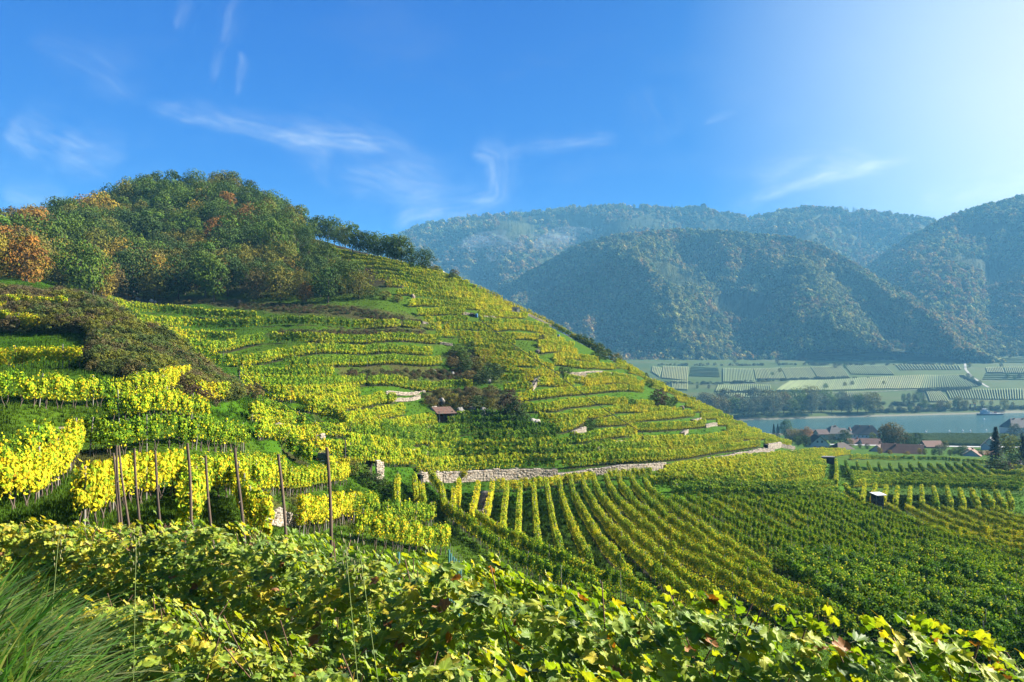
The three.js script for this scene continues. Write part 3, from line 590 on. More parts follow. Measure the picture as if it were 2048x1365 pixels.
// the wooded hill: rows of trees from its foot to its skyline
{
  const r = rng(4242), bands = [['at the wooded hill foot', 0.0, 0.1], ['low on the wooded hill', 0.1, 0.34], ['midway up the wooded hill', 0.34, 0.6], ['high on the wooded hill', 0.6, 0.86], ['on the wooded hill skyline', 0.86, 1.3]];
  const foot = curve('-250,548 0,560 100,572 170,592 230,602 350,604 480,606 600,607 700,607 760,604 800,590'), crest = curve('-250,470 0,486 60,470 130,460 160,458 200,432 240,404 300,392 380,388 430,390 480,402 530,430 580,462 620,494 640,524 680,562 720,590 760,604 800,604');
  const spots = [];
  for (let k = 0; k < 26000 && spots.length < 300; k++) {
    const u = -120 + 900 * r(), v = lerp(crest(u), foot(u), r()); if (crest(u) > foot(u) - 8) continue;
    const p = sight(u, v, 0, 118, 330), D = -p.z, f = (foot(u) - v) / (foot(u) - crest(u));
    const need = 5.6 + 0.9 * f; if (spots.every((s) => Math.hypot(s.p.x - p.x, s.p.z - p.z) > need)) spots.push({ u, v, p, f, D });
  }
  for (let u = -120; u < 790; u += 15) { const v = crest(u) + 4; if (v > foot(u) - 10) continue; const p = sight(u, v, 0, 118, 330); if (spots.every((s) => Math.hypot(s.p.x - p.x, s.p.z - p.z) > 2.6)) spots.push({ u, v, p, f: 1, D: -p.z }); }
  for (const s of spots) {
    const n = fbm(s.u * 0.012 + 2, s.v * 0.02, 3), low = s.f < 0.42, left = smooth(330, 80, s.u), x = r();
    const warm = (low ? 0.72 : 0.14) + 0.35 * left + (n - 0.5) * 0.9;
    s.tone = x < warm * 0.62 ? 'olive' : x < warm * 0.78 ? 'brown' : x < warm * 0.9 ? 'gold' : x < warm * 0.95 ? 'rust' : r() < 0.42 ? 'deep' : 'green';
    s.band = bands.findIndex((b) => s.f >= b[1] && s.f < b[2]); if (s.band < 0) s.band = s.f < 0.5 ? 0 : 4;
  }
  for (const [u, v, tone] of [[425, 470, 'rust'], [440, 478, 'rust'], [275, 465, 'gold'], [405, 520, 'gold'], [325, 560, 'gold'], [355, 545, 'rust'], [240, 520, 'gold']]) { let b = null; for (const s of spots) { const d = Math.hypot(s.u - u, s.v - 25 - v); if (!b || d < b[0]) b = [d, s]; } b[1].tone = tone; }
  const word = { olive: 'olive green', brown: 'brownish', gold: 'golden', rust: 'rust orange', deep: 'dark green', green: 'mid green' };
  const count = new Map();
  for (const s of spots.sort((a, b) => a.u - b.u)) {
    const key = s.band + s.tone, i = count.get(key) ?? 0; count.set(key, i + 1);
    const horn = s.tone !== 'deep' && s.tone !== 'green' && s.f < 0.6, h = (horn ? 7 + 4 * r() : 8.6 + 5.2 * r() - (s.f > 0.86 ? 1.2 : 0)) * (s.u > 590 ? 0.72 : 1);
    tree('broadleaf_tree', s.p, h, horn ? HORN[(r() * 4) | 0] : OAKS[(r() * 6) | 0], s.tone, `${word[s.tone]} tree ${bands[s.band][0]}, ${ord(i)} of that colour from left`, 'trees of the wooded hill', 'tree', r);
  }
  for (const [u, v, h, w] of [[95, 455, 7.5, 'taller'], [103, 457, 6.6, 'shorter']]) tree('conifer', sight(u, v, 0, 200, 330), h, SPRUCE[0], 'fir', `${w} dark pointed conifer on the left shoulder of the wooded hill`, 'conifers on the hill', 'tree', r, 1.1);
  // trees along the ridge above the steep vineyard
  const list = '602,470,13.5,green,0.85|625,478,9,deep,1|640,482,10.5,green,1|655,486,9.5,deep,1|668,490,11.5,green,1.05|680,494,8.5,green,1|690,498,9,lime,1|705,505,10.5,green,0.8|718,508,8,deep,1|735,512,8.5,deep,1|748,516,8,green,1|760,520,9,green,1|780,524,9.5,green,1|792,527,8,deep,1|803,530,10,green,1.05|822,535,6.5,deep,1|848,545,8,deep,1.1|868,551,3.5,olive,1.2|905,566,3.5,deep,1.2'.split('|').map((s) => s.split(','));
  list.forEach(([u, v, h, tone, w], i) => tree('ridge_tree', sight(+u, +v, 0, 200, 330), +h, OAKS[i % 6], tone, `${word[tone] ?? 'light green'} tree standing on the ridge above the steep vineyard, ${ord(i)} from the left`, 'trees on the vineyard ridge', 'tree', r, +w));
  // single bushes among the terraces
  const bush = `875,545,2.4,deep,1.2|908,545,3,brown,1.1|1160,684,3.4,deep,1.3|1178,690,3.8,deep,1.2|1198,708,4,deep,1.2|1212,720,3.8,deep,1.1|1232,716,3.6,olive,1.1|1195,722,3.4,deep,1.2|1290,738,2.6,deep,1|1128,752,2.4,deep,1.6|1085,690,3,dusty,0.9|
940,710,3.6,deep,0.9|925,722,3,green,1.2|905,735,2.6,brown,1.3|930,745,3.4,deep,1.2|955,740,3.2,olive,1.2|985,762,4.2,deep,1|965,768,3.2,deep,1.2|940,765,2.8,brown,1.2|915,712,2.8,green,1.2|1000,750,2.6,deep,1.1|
860,815,2.4,brown,1.3|905,815,3,olive,1.2|930,820,3,brown,1.2|955,822,3.2,deep,1.2|980,825,3,olive,1.1|980,798,3,brown,1|945,800,2.8,brown,1.2|1018,838,5.2,maroon,0.9|1030,845,4.4,deep,1|1045,852,2.8,deep,1.2|885,800,2.6,olive,1.3|
1318,815,5.2,maroon,1|1330,818,3.6,deep,1.1|1306,812,3.2,deep,1|1348,812,3,deep,0.9|1300,775,2.6,green,1.1|1182,862,2.6,deep,1|1345,822,2,green,1.2|1265,812,2,green,1.1|1390,822,2,deep,1|
380,810,1.7,maroon,1.2|402,818,1.6,maroon,1.4|355,800,1.3,lime,1.1|505,800,2.2,brown,1.2|530,822,1.6,brown,1.4|700,905,1,rust,1.2|690,950,1.8,olive,1.3|720,960,1.6,green,1.4|745,975,1.6,deep,1.3|770,985,1.4,green,1.4|
690,560,3,brown,1.3|720,575,3.2,olive,1.2|745,595,3,green,1.2|770,600,2.6,olive,1.3|795,605,2.2,olive,1.3|660,540,3.4,gold,1.2|650,525,3.2,brown,1.2|735,555,2.8,maroon,1.1|775,575,2,gold,1.1|680,590,3,olive,1.2`.split('|').map((s) => s.trim().split(','));
  const w2 = { ...word, maroon: 'dark red', lime: 'lime green', dusty: 'grey-green' }, cnt = new Map();
  for (const [u, v, h, tone, w] of bush) { const where = +u > 1270 ? 'near the right end of the terraced slope' : +u > 1050 ? 'among the upper vines by the ridge edge' : +u > 840 ? 'in the rocky thicket around the garden hut' : +v > 780 ? 'between the left terraces' : 'beside the wood on the steep upper slope', key = tone + where, i = cnt.get(key) ?? 0; cnt.set(key, i + 1); tree('bush', sight(+u, +v, 0, +v > 790 && +u < 800 ? 28 : 80, 280), +h, BUSH[(r() * 4) | 0], tone, `${w2[tone]} bush ${where}, ${ord(i)} of its colour there`, 'bushes among the terraces', 'bush', r, +w); }
}
// scrub on the spur at the left: one thicket of twigs and leaves nobody could count
{
  const r = rng(77), m = [], c = [], top = curve('0,580 130,592 200,618 300,668 400,740 470,790'), bot = curve('0,690 60,700 165,745 330,775 420,800 470,800');
  const tones = [[0.085, 0.11, 0.018], [0.1, 0.095, 0.03], [0.055, 0.09, 0.014], [0.13, 0.15, 0.014], [0.095, 0.08, 0.03]];
  for (let k = 0; k < 2600; k++) { const u = -60 + 530 * r(), v = lerp(top(u) + 8, bot(u), r()); if (v < top(u)) continue; if (u < 185 && v > 668) continue; if (u < 75 && v > 625 && r() < 0.8) continue; const p = sight(u, v, 0, 58, 135), h = 0.7 + 1.4 * r() * (0.6 + fbm(p.x * 0.2, p.z * 0.2, 2)); m.push(M4().compose(V(p.x, p.y - 0.15, p.z), new THREE.Quaternion().setFromAxisAngle(UP, r() * 6.28), V(h * 1.05, h, h * 1.05))); const t = tones[clamp(Math.floor((fbm(p.x * 0.09 + 3, p.z * 0.09, 3) - 0.2) * 8 + r() * 1.6), 0, 4)], q = 0.75 + 0.5 * r(); c.push(rgb(t[0] * q, t[1] * q, t[2] * q)); }
  tag(copies('scrub', BUSH[0], crownMat([1, 1, 1]), m, scene, c), 'brownish green scrub covering the steep spur on the left', 'scrub');
  const m2 = [], c2 = [], under = curve('480,612 600,618 700,624 790,640 830,650');
  for (let k = 0; k < 700; k++) { const q = r(), u = 470 + 370 * r(), v = under(u) + (r() - 0.5) * 16, p = sight(u, v, 0, 110, 230), h = 0.25 + 0.55 * r(); m2.push(M4().compose(V(p.x, p.y - 0.08, p.z), new THREE.Quaternion().setFromAxisAngle(UP, r() * 6.28), V(h * 1.2, h, h * 1.2))); const t = [[0.11, 0.11, 0.045], [0.13, 0.1, 0.045], [0.075, 0.12, 0.025]][(r() * 3) | 0]; c2.push(rgb(...t)); }
  for (let k = 0; k < 900; k++) { const z = [[560, 668, 300, 5], [690, 752, 210, 9], [690, 669, 150, 4], [840, 795, 190, 14], [900, 730, 80, 28]][(r() * 5) | 0], p = sight(z[0] + z[2] * r(), z[1] + (r() - 0.5) * 2 * z[3], 0, 100, 230), h = 0.3 + 0.7 * r(); m2.push(M4().compose(V(p.x, p.y - 0.08, p.z), new THREE.Quaternion().setFromAxisAngle(UP, r() * 6.28), V(h * 1.2, h, h * 1.2))); const t = [[0.11, 0.11, 0.045], [0.14, 0.09, 0.04], [0.075, 0.12, 0.025], [0.1, 0.11, 0.035]][(r() * 4) | 0]; c2.push(rgb(...t)); }
  tag(copies('scrub', BUSH[1], CMwhite(), m2, scene, c2), 'dry brown weeds on the banks between the terraces', 'weeds');
}
function CMwhite() { return crownMat([1, 1, 1]); }
// ------------------------------------------------------------------ woods of the mountains: crowns too many to count
function blob(seed, k = 1) { const g = new THREE.IcosahedronGeometry(0.5, 2), p = g.attributes.position, r = rng(seed), o = [r() * 9, r() * 9]; for (let i = 0; i < p.count; i++) { const v = V(p.getX(i), p.getY(i), p.getZ(i)), n = noise2(v.x * 4 + o[0] + v.z * 3, v.y * 4 + o[1]) + 0.5 * noise2(v.x * 9 + v.z * 7, v.y * 9 + o[0]); v.multiplyScalar(0.72 + 0.4 * n); v.y *= k; p.setXYZ(i, v.x, v.y, v.z); } g.deleteAttribute('normal'); g.deleteAttribute('uv'); return g; }
{
  const r = rng(31), woodM = new THREE.MeshPhysicalMaterial({ vertexColors: true, roughness: 0.97, transmission: 0.12, thickness: 0, specularIntensity: 0.2 }), B = [0, 1, 2].map((k) => crown(1200 + k, { n: 170, lobes: 8, w: 0.42, low: 0.2, size: 0.17 }).translate(0, -0.55, 0)), cone = spruceCrown(1300, 200, 0.3).translate(0, -0.4, 0);
  const tones = [[0.075, 0.1, 0.025], [0.11, 0.11, 0.03], [0.14, 0.095, 0.035], [0.17, 0.14, 0.04], [0.055, 0.085, 0.025], [0.12, 0.13, 0.035]];
  const counts = [12000, 8500, 5000, 19000], names = ['distant wood on the long ridge at the back', 'hazy wood on the hill at the right edge', 'wood on the shaded spur at the right edge', 'broadleaf wood covering the broad hill in the middle of the valley'];
  HILLS.forEach((h, hi) => {
    const lists = [[], [], [], []], cols = [[], [], [], []];
    for (let k = 0; k < counts[hi]; k++) {
      const u = lerp(h.u0, Math.min(h.u1, 2350), r()), t = k % 14 === 0 ? 0.985 + 0.03 * r() : Math.pow(r(), 0.85), p = h.surf(u, t), n = fbm(p.x * 0.006 + hi * 7, p.y * 0.012, 3), con = fbm(p.x * 0.008 + 30, p.y * 0.016 + 5, 3) > (hi === 0 ? 0.6 : 0.68) ;
      const s = (con ? 15 : 14.5) * (0.55 + 0.85 * r()) * (hi === 0 ? 1.25 : 1), i = con ? 3 : (r() * 3) | 0;
      lists[i].push(M4().compose(V(p.x, p.y + s * 0.3, p.z), new THREE.Quaternion().setFromAxisAngle(UP, r() * 6.28), V(s, s * (0.85 + 0.3 * r()) * (con ? 1.1 : 1), s)));
      const c = con ? [0.03, 0.05, 0.022] : tones[clamp(Math.floor((n - 0.3) * 10 + r() * 3.2), 0, 5)], q = (0.5 + 0.95 * r() * r() + 0.2 * r()) * [1.35, 2.0, 1.5, 1.5][hi]; cols[i].push(rgb(c[0] * q, c[1] * q, c[2] * q));
    }
    const g = base('forest', [0, 0, 0]); tag(g, names[hi], 'forest', null, 'stuff');
    lists.forEach((m, i) => m.length && copies(i < 3 ? 'broadleaf_crowns' : 'conifer_crowns', i < 3 ? B[i] : cone, woodM, m, g, cols[i]));
  });
  // trees that stand up from the skyline beside the ruin
  for (const [u, h] of [[1344, 26], [1350, 18], [1362, 16], [1374, 19], [1382, 14]]) { const p = HILLS[0].surf(u, 0.99); tree('conifer', p, h, SPRUCE[1], 'fir', `${h > 20 ? 'tallest' : h > 18.5 ? 'full' : h > 17 ? 'slender' : h > 15 ? 'middling' : 'lowest'} dark conifer on the distant skyline left of the ruin`, 'conifers beside the ruin', 'tree', r, 1.2); }
}
// ruined castle on the back ridge
{
  const p = HILLS[0].surf(1404, 0.99), g = base('castle_ruin', p, 0.3); tag(g, 'ruined stone castle on the distant wooded ridge', 'castle');
  const stone = mat([0.13, 0.12, 0.11]), r = rng(5), wall = (name, x, z, w, d, h, jag) => { const s = new THREE.Shape(); s.moveTo(-w / 2, -4); s.lineTo(w / 2, -4); for (let k = 0; k <= 8; k++) s.lineTo(w / 2 - w * k / 8, h * (1 - jag * r())); s.closePath(); part(name, new THREE.ExtrudeGeometry(s, { depth: d, bevelEnabled: false }).translate(x, 0, z - d / 2), stone, g); };
  wall('keep', 6, 0, 15, 14, 30, 0.25); wall('curtain_wall', -16, 2, 26, 6, 17, 0.5); wall('curtain_wall', 20, 2, 16, 5, 14, 0.5); wall('tower', -30, 0, 7, 7, 22, 0.3);
}
// ------------------------------------------------------------------ vineyards on the far bank: thin rows by the hundred, a plot at a time
{
  const ridge = (mb, a, b, n, w, h, c) => { let prev = null; for (let i = 0; i <= n; i++) { const t = i / n, u = lerp(a[0], b[0], t), D = lerp(a[1], b[1], t), x = (u - U0) / F * D, y = farY(u, D), bx = (b[0] - a[0]) / F * D, bz = -(b[1] - a[1]), l = Math.hypot(bx, bz) || 1, px2 = -bz / l * w / 2, pz = bx / l * w / 2, k = [mb.v(x - px2, y + 0.4, -D - pz, c), mb.v(x - px2 * 0.8, y + h, -D - pz * 0.8, c), mb.v(x + px2 * 0.8, y + h, -D + pz * 0.8, c), mb.v(x + px2, y + 0.4, -D + pz, c)]; if (prev) for (let j = 0; j < 3; j++) mb.q(prev[j], prev[j + 1], k[j + 1], k[j]); prev = k; } };
  const plots = [ // corners in order: near left, near right, far right, far left; rows; across?
    ['1323,758 1376,763 1378,736 1326,734', 16, 0], ['1345,780 1376,782 1377,763 1342,763', 10, 0], ['1378,755 1440,757 1436,737 1382,735', 7, 1], ['1446,766 1512,767 1506,740 1446,738', 20, 0], ['1512,760 1572,760 1560,737 1508,740', 18, 0], ['1574,760 1634,759 1620,736 1562,738', 18, 0],
    ['1636,758 1700,757 1682,734 1622,736', 18, 0], ['1702,750 1790,751 1770,733 1690,733', 22, 0], ['1430,785 1545,784 1542,772 1436,772', 26, 0], ['1552,783 1640,783 1650,762 1580,764', 22, 0], ['1640,783 1730,781 1740,757 1650,762', 24, 0], ['1730,780 1840,779 1850,752 1740,757', 26, 0], ['1840,779 1958,775 1930,752 1850,752', 24, 0],
    ['1800,742 1925,741 1920,732 1790,731', 22, 0], ['1450,797 1620,796 1620,789 1452,789', 34, 0], ['1690,796 1760,800 1740,786 1690,786', 14, 0], ['1860,806 1900,806 1880,783 1852,784', 9, 0], ['1900,800 2060,800 2060,780 1890,780', 32, 0], ['1965,762 2060,763 2060,748 1972,748', 4, 1], ['1975,747 2010,747 2005,736 1972,737', 10, 0], ['2012,748 2060,748 2055,736 2008,736', 12, 0],
    ['1610,728 1850,729 1850,724 1612,723', 3, 1], ['1610,718 1790,718 1780,709 1615,708', 4, 1], ['1625,706 1740,706 1735,699 1630,698', 3, 1], ['1950,728 2060,728 2060,716 1960,716', 4, 1], ['1303,745 1320,757 1325,738 1305,734', 6, 0]];
  const m = new THREE.MeshStandardMaterial({ vertexColors: true, roughness: 1 });
  const cnt = new Map();
  plots.sort((a, b) => parse(a[0]).reduce((q, p) => q + p[0], 0) - parse(b[0]).reduce((q, p) => q + p[0], 0)).forEach(([s, n, across], pi) => {
    const c = parse(s).map(([u, v]) => { const p = farPoint(u, v); return [u, -p.z]; }), mb = new MB(), r = rng(pi + 3), col = dim([0.16 + 0.05 * r(), 0.235, 0.05], 0.46);
    for (let k = 0; k < n; k++) { const t = (k + 0.5) / n, L = (a, b) => [lerp(a[0], b[0], t), lerp(a[1], b[1], t)], f = 0.85 + 0.3 * r(); across ? ridge(mb, L(c[0], c[3]), L(c[1], c[2]), 12, 1.6, 1.9, col.map((x) => x * f)) : ridge(mb, L(c[0], c[1]), L(c[3], c[2]), 8, 1.5, 1.9, col.map((x) => x * f)); }
    const q = parse(s), mu = q.reduce((a, b) => a + b[0], 0) / 4, mv = q.reduce((a, b) => a + b[1], 0) / 4, h = mv > 790 ? 'just above the riverside trees' : mv > 765 ? 'on the lower slope of the far bank' : mv > 735 ? 'on the upper slope of the far bank' : 'below the far wood', key = h, i = cnt.get(key) ?? 0; cnt.set(key, i + 1);
    const o = part('vineyard_plot', mb.geo(), m, scene); tag(o, `pale green striped vineyard plot ${h}, ${ord(i)} from the left`, 'vineyard', 'vineyards on the far bank', 'stuff');
  });
  // lanes between the plots
  const lane = (s, w, label) => { const mb = new MB(); let prev = null; const P = parse(s); for (let i = 0; i <= 60; i++) { const [u, v] = along(P, i / 60), [u2, v2] = along(P, Math.min(1, i / 60 + 0.01)), [u0, v0] = along(P, Math.max(0, i / 60 - 0.01)), p = farPoint(u, v), a = farPoint(u0, v0), b = farPoint(u2, v2), d = V(b.x - a.x, 0, b.z - a.z).normalize(), k = [mb.v(p.x + d.z * w / 2, p.y + 0.35, p.z - d.x * w / 2, [1, 1, 1]), mb.v(p.x - d.z * w / 2, p.y + 0.35, p.z + d.x * w / 2, [1, 1, 1])]; if (prev) mb.q(prev[0], prev[1], k[1], k[0]); prev = k; } structure('lane', mb.geo(true), mat([0.22, 0.22, 0.19]), label); };
  lane('1930,722 1932,740 1945,755 1968,770 1978,776', 3.5, 'pale lane winding down the far bank'); lane('1640,787 1720,786 1800,782 1900,779', 4, 'pale track across the far bank above the trees'); lane('1300,768 1420,770 1560,767', 3, 'pale track on the far bank at the left');
  // hedgerow bushes and trees of the far bank
  const r = rng(909), ft = (u, v, h, shape, tone, label, group, w = 1) => tree('far_tree', farPoint(u, v), h, shape, tone, label, group, 'tree', r, w);
  const band = [];
  for (let u = 1405; u < 1930; u += 13 + 8 * r()) band.push([u, 838 - 0.028 * (u - 1500) - 3 - 6 * r(), u < 1760 ? 17 + 8 * r() : 7 + 6 * r()]);
  for (let u = 1412; u < 1700; u += 24 + 10 * r()) band.push([u, 824 - 0.028 * (u - 1500) - 4 * r(), 20 + 7 * r()]);
  band.sort((a, b) => a[0] - b[0]).forEach(([u, v, h], i) => { const tone = ['dusty', 'olive', 'green', 'dusty', 'brown', 'green'][(r() * 6) | 0]; ft(u, v, h, r() < 0.5 ? HORN[(r() * 4) | 0] : OAKS[(r() * 6) | 0], tone, `${h > 18 ? 'tall' : h > 12 ? 'rounded' : 'low'} ${tone === 'dusty' ? 'grey-green' : tone === 'brown' ? 'brownish' : tone === 'olive' ? 'olive' : 'green'} tree on the far river bank, ${ord(i)} from the left`, 'trees along the far river bank', 1.05); });
  const few = '1808,805,11,0.7|1818,805,12,0.7|1829,804,11,0.7|1838,805,13,0.8|1846,803,12,0.8|1918,818,15,1|1934,812,7,1|1950,810,7,1|1965,814,8,1|1983,812,7,1|2010,822,14,1|2026,815,7,1|1652,778,8,1.1|1690,774,7,1.1|1705,772,7,1.1|1768,770,6,1|1672,738,9,1|1690,737,8,1|1560,746,8,1|1545,752,6,1|1470,727,9,1|1555,728,10,1|1418,778,6,1|1395,778,6,1|1938,757,8,1|1946,764,9,1|1960,772,8,1|1940,735,9,1|1948,722,9,1|2015,757,8,1|2030,760,7,1|2040,757,8,1|2003,735,8,1|2020,717,9,1|1990,725,9,1'.split('|').map((s) => s.split(',').map(Number)).sort((a, b) => a[0] - b[0]);
  few.forEach(([u, v, h, w], i) => ft(u, v, h, HORN[i % 4], ['green', 'dusty', 'olive'][i % 3], `small ${['green', 'grey-green', 'olive'][i % 3]} tree standing alone between plots of the far bank, ${ord(i)} from the left`, 'trees among the far plots', w));
  const hm = [], hc = []; for (let k = 0; k < 900; k++) { const L = ['1300,731 1400,732 1600,731 1800,731 1920,729', '1310,769 1450,769 1560,762 1740,757', '1440,788 1640,787', '1600,722 1700,721 1800,720', '1700,806 1800,812 1900,818', '1740,826 1900,822 2060,818', '1610,710 1700,708', '1840,785 1940,781', '1920,755 1960,772'][(r() * 9) | 0], [u, v] = along(parse(L), r()), p = farPoint(u, v + 2 * (r() - 0.5)), h = 2 + 3 * r(); hm.push(M4().compose(p, new THREE.Quaternion().setFromAxisAngle(UP, r() * 6), V(h * 1.3, h, h * 1.3))); const q = 0.7 + 0.5 * r(); hc.push(rgb(0.06 * q, 0.085 * q, 0.025 * q)); }
  tag(copies('hedgerow_scrub', BUSH[2], CMwhite(), hm, scene, hc), 'dark hedgerow scrub along the lanes of the far bank', 'scrub');
}
// thin mist hanging in the back valley
{
  const r = rng(66), g = blob(77, 0.9), m = new THREE.MeshStandardMaterial({ color: rgb(0.9, 0.93, 1), roughness: 1, transparent: true, opacity: 0.018, depthWrite: false });
  for (const [pts, label] of [['930,488 960,478 985,482 1010,490 1040,492', 'thin white mist in the back valley, the wider patch at left'], ['1095,492 1110,480 1125,470 1135,466', 'thin white mist in the back valley, the smaller patch at right']]) {
    const c = base('mist_cloud', [0, 0, 0]); tag(c, label, 'mist', 'patches of mist'); const P = parse(pts), ms = [];
    for (let k = 0; k < 11; k++) { const [u, v] = along(P, r()), D = 2060, s = 36 + 50 * r(), p = px(u + 14 * (r() - 0.5), v + 12 * (r() - 0.5), D); ms.push(M4().compose(p, new THREE.Quaternion().setFromAxisAngle(V(0, 0, 1), 0.5 * (r() - 0.2)), V(s * 1.9, s * 0.7, s))); }
    copies('mist_puffs', g, m, ms, c);
  }
}
// ------------------------------------------------------------------ the village
const box = (w, h, d, x = 0, y = 0, z = 0) => new THREE.BoxGeometry(w, h, d).translate(x, y + h / 2, z);
const WM = { white: mat([0.74, 0.73, 0.7]), cream: mat([0.42, 0.36, 0.26]), pale: mat([0.5, 0.57, 0.66]), brown: mat([0.09, 0.055, 0.035]), plank: mat([0.5, 0.47, 0.42]), ochre: mat([0.55, 0.33, 0.14]), glass: new THREE.MeshStandardMaterial({ color: rgb(0.03, 0.04, 0.05), roughness: 0.12 }), frame: mat([0.7, 0.7, 0.68]), door: mat([0.12, 0.07, 0.04]), chimney: mat([0.42, 0.2, 0.13]) };
const tiles = (c, s) => new THREE.MeshStandardMaterial({ color: rgb(...dim(c, 0.36)), roughness: 0.9, map: grain(256, s, (x, y) => 0.62 + 0.3 * tile(x, y, 24, s) + 0.2 * tile(x, y, 90, s + 1) - 0.18 * (((y * 28) % 1) > 0.82 ? 1 : 0)) });
const RM = { red: tiles([0.26, 0.095, 0.06], 21), rust: tiles([0.3, 0.12, 0.07], 22), brown: tiles([0.1, 0.06, 0.045], 23), slate: tiles([0.1, 0.095, 0.1], 24), plum: tiles([0.16, 0.075, 0.06], 25) };
function gable(w, d, h, over = 0.5, hip = 0) {                 // roof with its ridge along x, eaves at y = 0, slab thickness built in
  const mb = new MB(), a = w / 2 + over, b = d / 2 + over, r = Math.max(0.2, w / 2 + (hip ? -hip : over)), dy = -over * h / (d / 2), c = [1, 1, 1], th = 0.22;
  const P = [[-a, dy, b], [a, dy, b], [a, dy, -b], [-a, dy, -b], [-r, h, 0], [r, h, 0]], F4 = (q, k) => { const id = q.map((i) => { const p = P[i]; return mb.v(p[0], p[1] + k, p[2], c, p[0] / 5, (p[1] + Math.abs(p[2])) / 5); }); id.length === 4 ? mb.q(...id) : mb.t(...id); };
  for (const k of [0, -th]) { F4([0, 1, 5, 4], k); F4([2, 3, 4, 5], k); if (hip) { F4([1, 2, 5], k); F4([3, 0, 4], k); } }
  for (const [i, j] of hip ? [[0, 1], [1, 2], [2, 3], [3, 0]] : [[0, 1], [1, 5], [5, 2], [2, 3], [3, 4], [4, 0]]) { const p = P[i], q = P[j], id = [mb.v(p[0], p[1], p[2], c), mb.v(q[0], q[1], q[2], c), mb.v(q[0], q[1] - th, q[2], c), mb.v(p[0], p[1] - th, p[2], c)]; mb.q(...id); }
  return mb.geo();
}
function windowPart(o, x, y, z, turn = 0, w = 1, h = 1.3) {     // frame and sill as sub-parts of the pane
  const g = part('window', new THREE.BoxGeometry(w, h, 0.06), WM.glass, o); g.position.set(x, y, z); g.rotation.y = turn;
  const t = 0.09, f = mergeGeometries([box(w + 2 * t, t, 0.1, 0, h / 2, 0.02), box(w + 2 * t, t, 0.1, 0, -h / 2 - t, 0.02), box(t, h, 0.1, -w / 2 - t / 2, -h / 2, 0.02), box(t, h, 0.1, w / 2 + t / 2, -h / 2, 0.02), box(0.05, h, 0.09, 0, -h / 2, 0.02)]);
  part('frame', f, WM.frame, g); return g;
}
function house(name, label, u, v, D, { w, d, h, rh, turn = 0, wall = 'white', roof = 'red', hip = 0, wins = [], chim = [], door = null, over = 0.5, sink = 1.5, drop = 0 }) {
  const p = px(u, v, D); p.y -= drop; const o = base(name, p, turn); tag(o, label, 'house', 'houses of the village');
  const s = new THREE.Shape(); s.moveTo(-d / 2, -sink); s.lineTo(d / 2, -sink); s.lineTo(d / 2, h); if (!hip) s.lineTo(0, h + rh - 0.1); s.lineTo(-d / 2, h);
  const body = new THREE.ExtrudeGeometry(s, { depth: w, bevelEnabled: false }).translate(0, 0, -w / 2).rotateY(Math.PI / 2);
  part('wall', body, WM[wall], o); const rf = part('roof', gable(w, d, rh, over, hip), RM[roof], o); rf.position.y = h + 0.12;
  for (const [x, z, ch] of chim) { const c = part('chimney', box(0.7, ch, 0.7), WM.chimney, rf); c.position.set(x, rh - ch * 0.45 - Math.abs(z) * rh / (d / 2), z); }
  for (const [x, y, side, ww, wh] of wins) side === 'f' ? windowPart(o, x, y, d / 2 + 0.03, 0, ww, wh) : side === 'r' ? windowPart(o, w / 2 + 0.03, y, x, Math.PI / 2, ww, wh) : windowPart(o, -w / 2 - 0.03, y, x, -Math.PI / 2, ww, wh);
  if (door) { const q = part('door', new THREE.BoxGeometry(1, 2.1, 0.08), WM.door, o); q.position.set(door, 1.05, d / 2 + 0.03); }
  return o;
}
const span = (a, b, n) => Array.from({ length: n }, (_, i) => lerp(a, b, n > 1 ? i / (n - 1) : 0));
